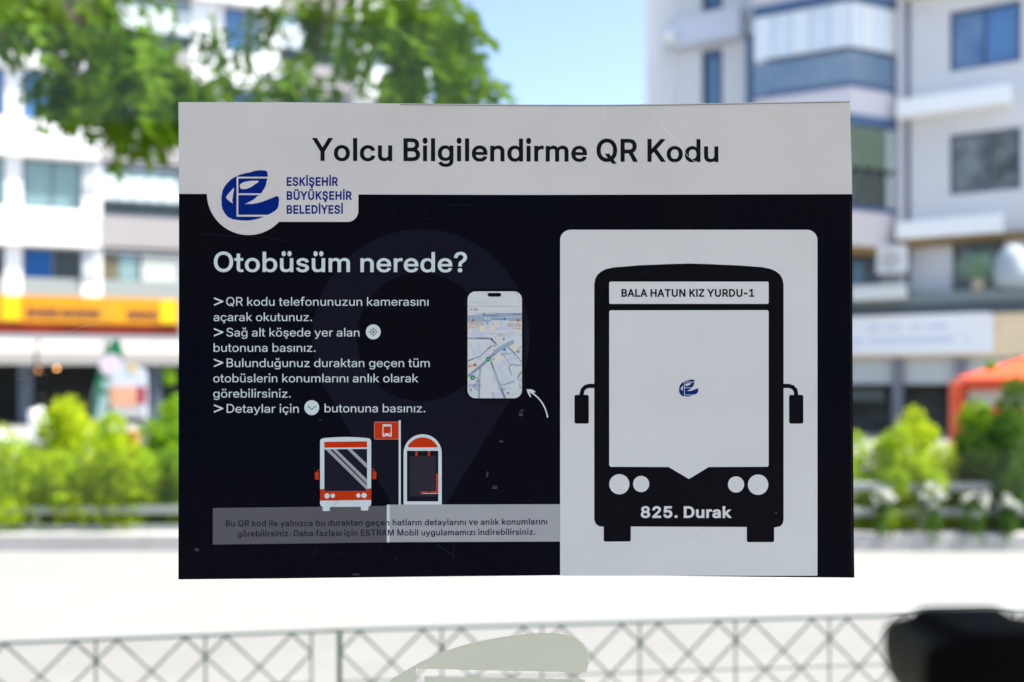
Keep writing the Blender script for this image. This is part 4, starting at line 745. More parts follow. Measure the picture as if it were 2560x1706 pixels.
def beam(a, b, hh, ww, name, m):
    a = Vector(a); b = Vector(b); d = (b - a).normalized(); s_ = Vector((-d.y, d.x, 0)).normalized() * ww / 2; u_ = Vector((0, 0, hh / 2)); mb = MB()
    mb.add([a - s_ - u_, a + s_ - u_, a + s_ + u_, a - s_ + u_, b - s_ - u_, b + s_ - u_, b + s_ + u_, b - s_ + u_], [(0, 3, 2, 1), (4, 5, 6, 7), (0, 1, 5, 4), (1, 2, 6, 5), (2, 3, 7, 6), (3, 0, 4, 7)])
    return mb.build(name, m, can, bevel=0.008)
# front edge: rolled orange hem on top of a cream valance with an orange lower hem
for z_, nm in ((h0 + .0, 'top_rail'), (h0 - .30, 'lower_rail')): beam((0.06, -.06, z_ + (0.0)), (ex[0], ex[1] - .06, z_ + (.10 if nm == 'top_rail' else .0)), .13 if nm == 'top_rail' else .07, .07, nm, ORG)
CREAM = mat('cream_canvas', (0.78, 0.70, 0.60), 0.85, 0.1, translucent=0.25, var=0.04)
beam((0.10, -.05, h0 - .16), (ex[0], ex[1] - .05, h0 - .10), .24, .012, 'valance', CREAM)
rp = MB(); rp.add([(0, 0, h0 + .08), (ex[0], ex[1], h0 + .08), (ex[0] + 1.1, ex[1] + 2.7, h0 + .08), (1.1, 2.6, h0 + .08), ((ex[0] + 1.1) / 2, (ex[1] + 2.6) / 2, h0 + .62)], [(0, 1, 4), (1, 2, 4), (2, 3, 4), (3, 0, 4), (3, 2, 1, 0)])
rp.build('cloth_roof', ORG, can)

# ------------------------------------------------------------------ buildings
class Face:
    """a facade plane: t = dy/dx, passing the sight line of column px0 at distance d0"""
    def __init__(s, px0, d0, t):
        s.t = t; a0 = (px0 - 1280) * K; s.c = d0 * (1 - t * a0); th = math.atan(t); s.U = Vector((math.cos(th), math.sin(th), 0)); s.N = Vector((math.sin(th), -math.cos(th), 0))
        s.rz = th; s.O = P(px0, HY, d0); s.O.z = 0
    def d(s, px): return s.c / (1 - s.t * (px - 1280) * K)
    def u(s, px): q = P(px, HY, s.d(px)); return (Vector((q.x, q.y, 0)) - s.O).dot(s.U)
    def z(s, px, py): return P(px, py, s.d(px)).z
    def root(s, name, u=0.0):
        q = s.O + s.U * u; return empty(name, q, s.rz)
# in facade space: x along the wall, y into the building (-y towards the viewer), z up
def wall_with_holes(name, m, parent, x0, x1, z0, z1, holes, thick=0.3, y0=0.0):
    loops = [[(x0, z0), (x1, z0), (x1, z1), (x0, z1)]] + [[(a, c), (b, c), (b, d), (a, d)] for a, b, c, d in holes]
    V, F = region(loops, keep=lambda t: t[0] and not any(t[1:]))
    mb = MB()
    def fix(f, sgn):
        a, b, c = (V[i] for i in f); cr = (b[0] - a[0]) * (c[1] - a[1]) - (b[1] - a[1]) * (c[0] - a[0])
        return f if cr * sgn > 0 else tuple(reversed(f))
    mb.add([(x, y0, z) for x, z in V], [fix(f, 1) for f in F])
    mb.add([(x, y0 + thick, z) for x, z in V], [fix(f, -1) for f in F])
    for li, (a, b, c, d) in enumerate([(x0, x1, z0, z1)] + list(holes)):
        q = [(a, c), (b, c), (b, d), (a, d)]
        fs = [(0, 1, 5, 4), (1, 2, 6, 5), (2, 3, 7, 6), (3, 0, 4, 7)]
        if li: fs = [tuple(reversed(f)) for f in fs]
        mb.add([(x, y0, z) for x, z in q] + [(x, y0 + thick, z) for x, z in q], fs)
    return mb.build(name, m, parent)

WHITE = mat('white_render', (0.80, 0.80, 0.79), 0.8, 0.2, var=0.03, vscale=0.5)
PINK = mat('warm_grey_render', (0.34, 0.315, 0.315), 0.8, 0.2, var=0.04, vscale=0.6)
SLATE = mat('slate_frame', (0.10, 0.13, 0.17), 0.5, 0.4)
SKYGLASS = mat('glass_sky_tint', (0.035, 0.12, 0.32), 0.12, 0.6, rgb2=(0.07, 0.20, 0.42), vscale=0.5)  # reflected sky is put into the base colour of the panes
TEALGLASS = mat('teal_curtained_glass', (0.16, 0.27, 0.28), 0.2, 0.5, rgb2=(0.24, 0.36, 0.36), vscale=0.8, stretch=(3, 1, 0.5))
DARKGLASS = mat('dark_glass', (0.012, 0.018, 0.018), 0.15, 0.4, rgb2=(0.03, 0.04, 0.045), vscale=0.7)
BLIND = mat('pale_blind', (0.62, 0.68, 0.68), 0.7, 0.2, var=0.05, vscale=3, stretch=(4, 1, .2))
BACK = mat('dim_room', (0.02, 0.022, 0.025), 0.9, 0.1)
BLUECUR = mat('blue_curtain', (0.02, 0.10, 0.30), 0.8, 0.1, var=0.2, vscale=6, stretch=(5, 1, .3))
CREAMCUR = mat('cream_curtain', (0.55, 0.58, 0.52), 0.8, 0.1, var=0.1, vscale=3, stretch=(5, 1, .2))
BROWNROOM = mat('brown_room', (0.16, 0.14, 0.09), 0.9, 0.1, var=0.3, vscale=2)
def window(parent, x0, x1, z0, z1, y, panes, frame=SLATE, fw=0.07, label=None):
    """frame with a pane per entry of panes (materials, left to right)"""
    n = len(panes); mb = MB(); w = (x1 - x0 - fw) / n
    mb.box(x0, x1, y, y + .08, z0, z0 + fw); mb.box(x0, x1, y, y + .08, z1 - fw, z1)
    for i in range(n + 1): mb.box(x0 + i * w, x0 + i * w + fw, y, y + .08, z0 + fw, z1 - fw)
    f = mb.build('window', frame, parent)
    if label: f['label'] = label
    for i, m in enumerate(panes):
        MB().box(x0 + i * w + fw, x0 + (i + 1) * w, y + .03, y + .045, z0 + fw, z1 - fw).build('pane', m, f)
    return f

# ---- left building
FL = Face(130, 34.0, 0.37)
lb = FL.root('apartment_building'); tag(lb, 'white apartment building with shops below, on the left behind the tree', 'building')
zl = lambda py: FL.z(130, py); ul = FL.u
ST = zl(400) - zl(620)           # storey height
x_l, x_r = ul(-420), ul(1072); top = zl(400) + 4 * ST
wins = []; logs = []
W_top, W_bot = zl(400), zl(521)
rowz = [(W_bot - ST * k, W_top - ST * k) for k in (1, 0, -1, -2, -3)]
cols_w = [(-150, 12, 'w'), (55, 205, 'w'), (560, 655, 'w'), (930, 985, 'w')]
cols_l = [(255, 478), (-410, -190), (700, 880)]
holes = []
for a, b, _ in cols_w:
    for z0, z1 in rowz: holes.append((ul(a), ul(b), z0, z1))
for a, b in cols_l:
    for k in range(5): z0 = zl(615) + ST * (k - 1) + (0.0); holes.append((ul(a), ul(b), zl(620) - 0 + ST * (k - 1) + 0.001 - 0.0, zl(395) + ST * (k - 1) - 0.12))
base_z = zl(742)
wall_with_holes('wall', WHITE, lb, x_l, x_r, base_z, top, holes, 0.32)
MB().box(x_l, x_r, 8.0, 8.3, 0, top).build('rear_wall', WHITE, lb)
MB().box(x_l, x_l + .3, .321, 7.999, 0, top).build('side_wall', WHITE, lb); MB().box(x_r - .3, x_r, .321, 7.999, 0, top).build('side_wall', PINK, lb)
MB().box(x_l - .2, x_r + .2, -.2, 8.5, top + .001, top + .35).build('roof', WHITE, lb)
MB().box(x_l + .3, x_r - .3, 2.6, 2.7, base_z, top).build('inner_wall', BACK, lb)
for k in range(6):
    zz = zl(395) + ST * (k - 1) - 0.12
    MB().box(x_l + .3, x_r - .3, .325, 2.599, zz - ST + .0, zz - ST + .12).build('floor_slab', PINK, lb)
rg = random.Random(5)
pane_sets = {('w', 0): [BLUECUR, DARKGLASS], ('w', 1): [TEALGLASS, TEALGLASS], ('w', 2): [SKYGLASS, SKYGLASS], ('w', 3): [SKYGLASS, TEALGLASS], ('w', 4): [SKYGLASS, SKYGLASS]}
for a, b, _ in cols_w:
    for i, (z0, z1) in enumerate(rowz):
        ps = pane_sets[('w', i)] if b - a > 70 and i < 5 else [SKYGLASS]
        if a == 930: ps = [TEALGLASS]
        window(lb, ul(a) + .01, ul(b) - .01, z0 + .01, z1 - .01, .12, ps)
# white storey bands over the window bays
bandx = [(-189, 250), (482, 696), (884, 1060)]
for k in (-1, 0, 1, 2, 3):
    for a, b in bandx:
        MB().box(ul(a), ul(b), -0.28, -0.002, zl(395) + ST * k - .02, zl(345) + ST * k).build('storey_band', WHITE, lb)
# pillar right of window column
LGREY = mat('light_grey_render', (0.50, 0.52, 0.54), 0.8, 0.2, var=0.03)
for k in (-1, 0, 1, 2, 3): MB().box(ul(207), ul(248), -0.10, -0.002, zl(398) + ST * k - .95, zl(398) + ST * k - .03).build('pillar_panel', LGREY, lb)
# loggias
GLINE = mat('loggia_glass', (0.10, 0.14, 0.16), 0.15, 0.5)
for a, b in cols_l:
    u0, u1 = ul(a) + .005, ul(b) - .005
    for k in (-1, 0, 1, 2, 3):
        zt = zl(395) + ST * k - .125; zb = zt - ST + .13 + .125
        zp = zl(533) + ST * k; zpb = zl(612) + ST * k
        if k == -1: continue
        MB().box(u0, u1, -0.12, 0.10, zpb, zp).build('parapet', PINK, lb)
        f = MB(); f.box(u0, u1, .02, .08, zt - .10, zt); f.box(u0, u1, .02, .08, zp + .002, zp + .08); f.box(u0, u1, .02, .08, zl(492) + ST * k - .03, zl(492) + ST * k + .03)
        f = f.build('glazing_frame', SLATE, lb)
        nn = 6; ww = (u1 - u0) / nn
        for q in range(nn):
            MB().box(u0 + q * ww + .02, u0 + (q + 1) * ww - .02, .035, .05, zl(492) + ST * k + .031, zl(430) + ST * k).build('pane', BLIND, f)
            MB().box(u0 + q * ww + .02, u0 + (q + 1) * ww - .02, .035, .05, zl(430) + ST * k + .002, zt - .101).build('pane', TEALGLASS, f)
            MB().box(u0 + q * ww + .02, u0 + (q + 1) * ww - .02, .035, .05, zp + .081, zl(492) + ST * k - .031).build('pane', DARKGLASS, f)
    zt = zl(395) - ST - .125; zb = base_z + .02
    f = MB(); f.box(u0, u1, .05, .10, zt - .08, zt); f = f.build('glazing_frame', SLATE, lb)
    uu = [u0, u0 + (u1 - u0) * .18, u0 + (u1 - u0) * .40, u0 + (u1 - u0) * .43, u1]
    for q, m in enumerate((BROWNROOM, TEALGLASS, DARKGLASS, CREAMCUR)):
        MB().box(uu[q] + .01, uu[q + 1] - .01, .065, .08, zb, zt - .081).build('pane', m, f)
    MB().box(u0, u1, .012, .03, zb, zb + .62).build('balustrade_panel', mat('grey_glass', (0.28, 0.32, 0.32), .3, .4), lb)
for a, b, _ in cols_w[:2]: MB().box(ul(a) + .01, ul(b) - .01, .03, .05, rowz[0][0] + .02, rowz[0][0] + .62).build('balustrade_panel', MATS['grey_glass'], lb)
# ground floor: gutter, awning, columns, shop
GRT = mat('gutter_grey', (0.30, 0.33, 0.37), .5, .4)
MB().box(x_l, x_r, -.35, .32, zl(848), zl(838)).build('gutter', GRT, lb)
MB().box(x_l, x_r, -.02, .32, zl(838) + .002, base_z - .002).build('fascia', mat('fascia_grey', (0.22, 0.24, 0.27), .6, .3), lb)
for px in (66, 388, 700, 1000, -250): MB().box(ul(px) - .22, ul(px) + .22, -.25, .2, 0, zl(848) - .002).build('column', mat('column_slate', (0.085, 0.11, 0.15), .6, .3), lb)
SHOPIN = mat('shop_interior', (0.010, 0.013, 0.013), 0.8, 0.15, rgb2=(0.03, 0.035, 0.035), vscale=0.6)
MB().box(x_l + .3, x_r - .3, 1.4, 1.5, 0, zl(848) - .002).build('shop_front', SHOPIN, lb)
CLOTH = mat('cream_awning', (0.40, 0.385, 0.36), .85, .1, var=.03, translucent=.2)
def awning(a, b, label):
    u0, u1 = ul(a), ul(b); r_ = empty('awning', FL.O + FL.U * u0 + FL.N * .36 + Vector((0, 0, 0)), FL.rz); tag(r_, label, 'awning', group='cream shop awnings'); r_.location.z = zl(850)
    w = u1 - u0; hz = zl(850) - zl(885); m = MB()
    m.add([(0, 0, 0), (w, 0, 0), (w, -1.1, -hz), (0, -1.1, -hz), (0, 0, -.03), (w, 0, -.03), (w, -1.1, -hz - .03), (0, -1.1, -hz - .03)], [(0, 3, 2, 1), (4, 5, 6, 7), (3, 7, 6, 2), (0, 1, 5, 4), (0, 4, 7, 3), (1, 2, 6, 5)])
    m.build('cloth', CLOTH, r_)
    MB().box(0, w, -1.13, -1.101, -hz - .38, -hz).build('valance', CLOTH, r_)
    for x in (.1, w - .1): MB().tube([(x, -.02, -hz - .5), (x, -1.08, -hz - .05)], .02, 6).build('arm', GRT, r_)
awning(-420, 98, 'cream shop awning at the left edge under the orange sign'); awning(104, 262, 'cream shop awning in the middle under the orange sign'); awning(268, 470, 'cream shop awning nearest the sticker')

# orange shop sign
def local_box(F_, root_u, a, b, y0, y1, z0, z1): pass
def shop_sign():
    u0, u1 = ul(-60), ul(446); z0, z1 = zl(836), zl(742)
    s = empty('shop_sign', FL.O + FL.U * u0 + FL.N * .05 + Vector((0, 0, z0)), FL.rz); tag(s, 'long orange and yellow shop sign with a dark red lower band', 'shop sign')
    Wd = u1 - u0; Hh = z1 - z0
    MB().box(0, Wd, -.25, 0, Hh * .30, Hh).build('orange_board', mat('orange_board', (0.60, 0.20, 0.008), .6, .15, rgb2=(.66, .30, .012), vscale=.4), s)
    MB().box(0, Wd, -.22, 0, 0, Hh * .30 - .004).build('red_band', mat('dark_red_band', (0.09, 0.012, 0.007), .6, .15, rgb2=(.20, .025, .008), vscale=.8), s)
    YEL = mat('yellow_board', (0.72, 0.50, 0.004), .5, .3)
    x = lambda px: ul(px) - u0
    MB().box(x(10), x(52), -.27, -.251, Hh * .34, Hh * .97).build('yellow_panel', YEL, s); MB().box(x(400), x(440), -.27, -.251, Hh * .34, Hh * .97).build('yellow_panel', YEL, s)
    MB().box(x(258), x(286), -.27, -.251, Hh * .40, Hh * .95).build('yellow_panel', mat('amber_board', (.55, .27, .015), .5, .3), s)
    PUR = mat('dark_lettering', (0.14, 0.06, 0.05), .6, .2); r_ = random.Random(8)
    for a, b in ((70, 150), (156, 252), (318, 392)):
        px = a
        while px < b:
            w = r_.uniform(5, 9); hh = r_.uniform(.18, .30); c_ = .55
            MB().box(x(px), x(px + w * .62), -.268, -.251, Hh * (c_ - hh / 2), Hh * (c_ + hh / 2)).build('letter_block', PUR, s); px += w
shop_sign()
# hanging lamp in the shop
def pendant(px, py, on, label):
    q = P(px, py, FL.d(px) + .3); h = empty('pendant_lamp', q); tag(h, label, 'lamp', group='pendant lamps in the left shop')
    MB().ball((0, 0, 0), .05 if on else .07, 12, 8).build('bulb', emit('amber_bulb', (1, .45, .14), 3.0 if on else 0.5), h, smooth=True)
    MB().tube([(0, 0, .06), (0, 0, zl(850) - q.z)], .008, 5).build('cord', BACK, h)
pendant(142, 921, True, 'small glowing amber lamp in the dark left shop'); pendant(95, 926, False, 'dim amber lamp left of the brighter one')

# feather flag
q = P(275, 1050, 22); fl = empty('feather_flag', (q.x, q.y, -.01)); tag(fl, 'leaning green advertising flag with a pale pink disc in front of the left shop', 'flag')
gf = mat('flag_green', (0.02, 0.22, 0.10), .7, .2, translucent=.2); s_ = K * 22
def fp(px, py): a = P(px, py, 22); return (a.x - q.x, a.z)
def slab(name, pts, y, th, m, par, **k):
    pts = [fp(*p) for p in pts] if not k.get('raw') else pts
    n = len(pts); ar_ = sum(pts[i - 1][0] * pts[i][1] - pts[i][0] * pts[i - 1][1] for i in range(n))
    if ar_ < 0: pts = pts[::-1]
    mb = MB(); mb.add([(x, y, z) for x, z in pts] + [(x, y + th, z) for x, z in pts], [tuple(range(n)), tuple(range(n, 2 * n))[::-1]] + [((i + 1) % n, i, i + n, (i + 1) % n + n) for i in range(n)])
    return mb.build(name, m, par)
slab('flag_cloth', [(278, 850), (300, 850), (308, 880), (300, 940), (284, 1000), (272, 1070), (262, 1110), (226, 1110), (234, 1020), (244, 930), (262, 880)], 0, .01, gf, fl)
slab('flag_disc', circle(277, 912, 28, 20), -.012, .008, mat('flag_pink', (0.75, 0.62, 0.68), .7, .2), fl)
slab('flag_print', circle(269, 962, 14, 16), -.012, .008, mat('flag_pale', (0.50, 0.66, 0.58), .7, .2), fl)
slab('flag_print', [(252, 985), (276, 985), (262, 1060), (236, 1060)], -.012, .008, MATS['flag_pale'], fl)
MB().tube([(fp(226, 0)[0], .02, 0), (fp(232, 0)[0], .02, 1.2), (fp(262, 0)[0], .02, fp(0, 880)[1]), (fp(290, 0)[0], .02, fp(0, 850)[1])], .014, 6).build('pole', GRT, fl)
# poster stand
q2 = q; ps = empty('poster_stand', (q.x, q.y - .08, 0)); tag(ps, 'poster stand with a white upper and orange-red lower picture beside the green flag', 'poster stand')
slab('poster', [(282, 930), (300, 918), (330, 912), (352, 918), (368, 930), (370, 1045), (282, 1045)], 0, .05, mat('poster_white', (0.62, 0.66, 0.72), .6, .2), ps)
slab('poster_picture', [(280, 966), (346, 966), (346, 1016), (280, 1016)], -.012, .01, mat('poster_orange', (0.75, 0.30, 0.14), .6, .2, rgb2=(.8, .45, .3), vscale=2), ps)
slab('poster_picture', [(347, 966), (368, 966), (368, 1010), (347, 1010)], -.012, .01, mat('poster_red', (0.35, 0.03, 0.06), .6, .2), ps)
slab('poster_strip', [(284, 1018), (364, 1018), (364, 1044), (284, 1044)], -.012, .01, mat('poster_grey', (0.5, 0.5, 0.46), .6, .2), ps)
slab('poster_cap', circle(334, 922, 11, 12), -.012, .01, mat('poster_yellow', (0.7, 0.5, 0.12), .6, .2), ps)
for px in (292, 358): MB().box(fp(px, 0)[0] - .03, fp(px, 0)[0] + .03, .051, .09, 0, fp(0, 1000)[1]).build('leg', GRT, ps)

# scooter with a red box at the far left
qs = P(18, 1157, 17.5); sc_ = empty('parked_scooter', (qs.x, qs.y, -.01)); tag(sc_, 'white parked scooter with red and orange carrier box, at the left edge', 'scooter')
SW = mat('scooter_white', (0.78, 0.78, 0.78), .3, .5); BLKR = mat('tyre', (.02, .02, .02), .8, .2)
def wheel(x):
    n = 24; mb = MB(); pts = [(x + .24 * math.cos(2 * math.pi * i / n), 0, .25 + .24 * math.sin(2 * math.pi * i / n)) for i in range(n + 1)]
    mb.tube(pts, .055, 8, caps=False); w = mb.build('wheel', BLKR, sc_, smooth=True)
    MB().tube([(x, -.04, .25), (x, .04, .25)], .14, 14).build('rim', RAIL, w)
wheel(-.62); wheel(.62)
def sside(name, pts, y0, y1, m): return slab(name, pts, y0, y1 - y0, m, sc_, raw=True)
sside('body', [(-.80, .45), (-.72, .62), (-.2, .68), (.05, .45), (.30, .34), (.48, .45), (.50, .80), (.60, .82), (.62, .40), (.44, .24), (-.35, .22), (-.5, .36)], -.14, .14, SW)
sside('seat', [(-.74, .625), (-.70, .74), (-.30, .76), (-.12, .70), (-.2, .685)], -.13, .13, BLKR)
sside('front_shield', [(.50, .40), (.46, .98), (.54, 1.0), (.66, .62), (.64, .44)], -.20, .20, SW)
sside('front_fender', [(.40, .48), (.62, .56), (.86, .46), (.86, .42), (.62, .51), (.42, .42)], -.07, .07, SW)
MB().tube([(.50, -.32, 1.06), (.50, 0, 1.0), (.50, .32, 1.06)], .016, 8).build('handlebar', BLKR, sc_)
MB().ball((.58, 0, .96), .08, 10, 7).build('headlight', mat('lamp_clear', (.7, .7, .7), .1, .6), sc_, smooth=True)
for s in (-1, 1): MB().ball((.50, s * .24, 1.2), .055, 8, 6, (.4, 1, .8)).build('mirror', BLKR, sc_, smooth=True)
bx = MB().box(-.95, -.45, -.22, .22, .77, 1.22).build('carrier_box', mat('box_red', (.62, .06, .05), .5, .3), sc_, bevel=.03)
MB().box(-.90, -.50, -.232, -.221, .86, 1.12).build('box_panel', mat('box_orange', (.8, .28, .04), .5, .3), bx)
MB().box(-.97, -.43, -.235, .235, 1.221, 1.28).build('box_lid', SW, bx, bevel=.015)

# ---- right building
FR = Face(2245, 27.8, -0.65)
rb = FR.root('apartment_building'); tag(rb, 'pale blue-grey apartment building with a glazed corner bay and storey bands coloured bright as if sunlit, on the right', 'building')
ur = FR.u
def zr(px, py): return FR.z(px, py)
PALE = mat('pale_blue_render', (0.66, 0.655, 0.65), 0.8, 0.2, var=0.04, vscale=0.5)
LILAC = mat('lilac_render', (0.62, 0.585, 0.61), 0.8, 0.2, var=0.03, vscale=0.5)
BAND_LIT = mat('band_sunlit_tone', (0.88, 0.88, 0.85), 0.7, 0.2)  # brighter than the wall paint, in place of sunlight on the bands
STR = zr(2245, 305) - zr(2245, 605)
zA0, zA1 = zr(2375, 180), zr(2375, 30)          # big window, upper floor
x0, x1 = ur(1688), ur(2980); rtop = zA1 + 2 * STR + .4
xw0, xw1 = ur(2374), ur(2553)
bz_ = zr(2245, 766)
holes = [(xw0, xw1, zA0 + STR * k, zA1 + STR * k) for k in (0, -1, 1, 2)]
xc0, xc1 = ur(2380), ur(2512); zc1 = zr(2380, 610); holes.append((xc0, xc1, bz_ + .25, zc1))
xn0, xn1 = ur(1754), ur(1806); zn1, zn0 = zr(1754, 128), zr(1754, 300)
holes += [(xn0, xn1, zn0 + STR * k, zn1 + STR * k) for k in (0, -1, 1, 2)]
xs0, xs1 = ur(1866), ur(1884)
wall_with_holes('wall', PALE, rb, x0, x1, bz_, rtop, holes, .32)
MB().box(x0 + .3, x1 - .3, 2.6, 2.7, bz_, rtop).build('inner_wall', BACK, rb)
MB().box(x0, x1, 9, 9.3, 0, rtop).build('rear_wall', PALE, rb); MB().box(x0, x0 + .3, .321, 8.999, 0, rtop).build('side_wall', WHITE, rb); MB().box(x1 - .3, x1, .321, 8.999, 0, rtop).build('side_wall', WHITE, rb)
MB().box(x0 - .2, x1 + .2, -.2, 9.5, rtop + .001, rtop + .35).build('roof', PALE, rb)
SKYGLASS_DEEP = mat('glass_sky_tint_deep', (0.045, 0.12, 0.28), 0.15, 0.5, rgb2=(0.16, 0.28, 0.42), vscale=0.7)  # deeper version of the sky reflection painted into the glass
GRNROOM = mat('plants_behind_glass', (0.012, 0.02, 0.014), 0.3, 0.3, rgb2=(0.26, 0.29, 0.30), vscale=1.6)
for k, ps_ in ((0, [SKYGLASS_DEEP, SKYGLASS]), (-1, [GRNROOM, GRNROOM]), (1, [SKYGLASS, SKYGLASS_DEEP]), (2, [SKYGLASS_DEEP, SKYGLASS_DEEP])):
    window(rb, xw0 + .01, xw1 - .01, zA0 + STR * k + .01, zA1 + STR * k - .01, .12, ps_, frame=mat('navy_frame', (0.02, 0.06, 0.16), .4, .4) if k >= 0 else SLATE, fw=.09)
window(rb, xc0 + .01, xc1 - .01, bz_ + .26, zc1 - .01, .12, [GRNROOM, DARKGLASS, GRNROOM])
for k in (0, -1, 1, 2): window(rb, xn0 + .01, xn1 - .01, zn0 + STR * k + .01, zn1 + STR * k - .01, .12, [mat('teal_glass', (0.10, 0.24, 0.34), .15, .5)], frame=MATS['navy_frame'], fw=.22)
# storey bands, painted lighter than the wall to look sunlit, with a soffit
SOF = mat('wood_soffit', (0.24, 0.15, 0.05), .7, .2, var=.2, vscale=3)
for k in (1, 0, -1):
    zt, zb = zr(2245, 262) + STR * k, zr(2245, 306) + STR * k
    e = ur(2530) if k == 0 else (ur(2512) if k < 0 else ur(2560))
    MB().box(ur(2250), e, -.55, -.002, zb, zt).build('storey_band', BAND_LIT, rb, bevel=.03)
zb = zr(2245, 306) - STR; MB().box(ur(2250), ur(2600), -.50, -.002, zb - .16, zb - .003).build('soffit', SOF, rb)
# left part: slab band and round-ended balcony edge
for k in (0, 1):
    MB().box(ur(1694), ur(1866), -.5, -.002, zr(1690, 132) + STR * k, zr(1690, 62) + STR * k).build('balcony_front', mat('pale_lilac', (.58, .61, .68), .8, .2), rb, bevel=.05)
    MB().ball((ur(1697), -.62, zr(1690, 108) + STR * k), .22, 12, 8).build('corner_boss', WHITE, rb, smooth=True)
MB().box(xs0, xs1, -.05, -.002, zr(1866, 300), zr(1866, 90)).build('downpipe_recess', mat('navy_recess', (.04, .10, .22), .5, .3), rb)
# bay, polygon plan
A_, B_, C_ = P(1885, HY, 28.3), P(2125, HY, 27.0), P(2245, HY, 27.75)
def tor(p): q = Vector((p.x, p.y, 0)) - FR.O; return (q.dot(FR.U), -q.dot(FR.N))
pa, pb_, pc = tor(A_), tor(B_), tor(C_)
pa2 = (pa[0] + .05, -.003); pc2 = (pc[0] + .02, -.003)
def bay(z0, z1, name, m, grow=0.0, par=rb):
    g = lambda p, dx, dy: (p[0] + dx * grow, p[1] + dy * grow)
    return MB().prism([pa2, g(pa, -.3, -1), g(pb_, 0.2, -1), g(pc, 1, -.3), pc2], z0, z1).build(name, m, par)
zB = lambda py: P(2125, py, 27.0).z
for k in (1, 0, -1):
    o_ = STR * k
    zt, zm, zl_, zp_ = zB(2) + o_, zB(118) + o_, zB(205) + o_, zB(304) + o_
    if k == -1: zm = zB(2 + 108) + o_
    bay(zt + .02, zt + .30, 'bay_head', mat('bay_navy', (.06, .12, .24), .5, .3), .04)
    bay(zl_ - .12, zl_, 'bay_sill', MATS['bay_navy'], .03)
    bay(zp_, zl_ - .121, 'bay_parapet', LILAC if k >= 0 else mat('pinkish_render', (.62, .575, .56), .8, .2), 0)
    inner = MB().prism([(pa2[0] + .2, -.01), (pa[0] + .25, pa[1] + .3), (pb_[0], pb_[1] + .35), (pc[0] - .2, pc[1] + .2), (pc2[0] - .2, -.01)], zl_ + .001, zt + .019).build('bay_room', mat('bay_room', (.10, .15, .22), .8, .2, rgb2=(.2, .22, .26), vscale=.8) if k >= 0 else BACK, rb)
    def panes(p, q, n, mu, ml, skip=0):
        p = Vector(p); q = Vector(q); d = (q - p) / n; nn = Vector((d.y, -d.x)).normalized() * .02
        for i in range(n):
            a = p + d * (i + .03); b = p + d * (i + .97)
            MB().prism([tuple(a), tuple(b), tuple(b + nn), tuple(a + nn)], zm + .03, zt - .02).build('bay_pane', mu[i % len(mu)], rb)
            MB().prism([tuple(a), tuple(b), tuple(b + nn), tuple(a + nn)], zl_ + .03, zm - .10).build('bay_pane', ml[i % len(ml)], rb)
            MB().prism([tuple(p + d * (i - .03)), tuple(p + d * (i + .03)), tuple(p + d * (i + .03) - nn * 2), tuple(p + d * (i - .03) - nn * 2)], zl_ + .001, zt + .019).build('bay_mullion', GRT, rb)
    PB1 = mat('white_roller_blind', (.62, .72, .78), .7, .2, var=.05, vscale=2); PB2 = mat('white_roller_blind_b', (.70, .77, .80), .7, .2); PL1 = mat('bay_lower_glass', (.10, .18, .28), .15, .5, rgb2=(.2, .27, .35), vscale=.9)
    GB = mat('green_blind', (.14, .19, .13), .6, .2, var=.25, vscale=4, stretch=(5, 5, .2)); GD = mat('dark_slats', (.06, .075, .065), .5, .3, var=.3, vscale=4, stretch=(5, 5, .2))
    if k >= 0: panes(pa, pb_, 5, [PB2, PB1], [PL1]); panes(pb_, pc, 4, [PB2, mat('white_roller_blind_c', (.78, .80, .78), .7, .2)], [PL1])
    else: panes(pa, pb_, 5, [GB], [GD]); panes(pb_, pc, 4, [GB, GB, GB, mat('pale_green_frame', (.48, .55, .53), .6, .2)], [GD, GD, GD, MATS['pale_green_frame']])
bay(zB(304) - STR - .20, zB(304) - STR - .004, 'bay_soffit', SOF, -.02)
# pillar beside the bay
MB().box(ur(2248), ur(2262), -.30, -.002, bz_, rtop).build('pillar', LILAC, rb)
MB().box(ur(2266), ur(2276), -.03, -.002, bz_, rtop).build('downpipe', mat('pipe_blue_grey', (.12, .16, .22), .5, .3), rb)
# first floor over the shop: glass wall left, plain pieces
window(rb, ur(2060), ur(2200), bz_ + .30, zr(2130, 645), -.10, [MATS['teal_glass'], DARKGLASS, MATS['teal_glass'], MATS['bay_room']], fw=.06)
MB().box(x0, x1, -.75, .0, bz_ - .32, bz_ - .0).build('canopy_edge', mat('dark_fascia', (.07, .09, .11), .6, .3), rb)
MB().box(x0, x1, -.74, -.60, bz_ + .001, bz_ + .30).build('planter_edge', mat('grey_green_edge', (.20, .24, .24), .6, .3), rb)
BEI = mat('beige_board', (.85, .66, .42), .7, .2, var=.05)
zbd = zr(2245, 895)
MB().box(x0, x1, -.70, -.45, zbd, bz_ - .325).build('sign_board', BEI, rb)
MB().box(x0, x1, -.42, -.30, zr(2245, 960), zbd - .003).build('shutter', mat('grey_shutter', (.56, .58, .55), .6, .3, var=.04), rb)
for px in (2255, 2410, 2560, 2100, 1900): MB().box(ur(px) - .13, ur(px) + .13, -.62, -.43, 0, zbd - .003).build('shop_column', mat('column_grey', (.20, .20, .22), .6, .3), rb)
MB().box(x0 + .3, x1 - .3, 1.0, 1.1, 0, zbd).build('shop_front', mat('right_shop_interior', (.03, .034, .032), .7, .2, rgb2=(.12, .13, .12), vscale=.7), rb)
MB().box(ur(2100), ur(2205), .2, .26, 0.9, zr(2245, 972)).build('display_panel', mat('display_grey', (.20, .23, .21), .7, .2, var=.1), rb)
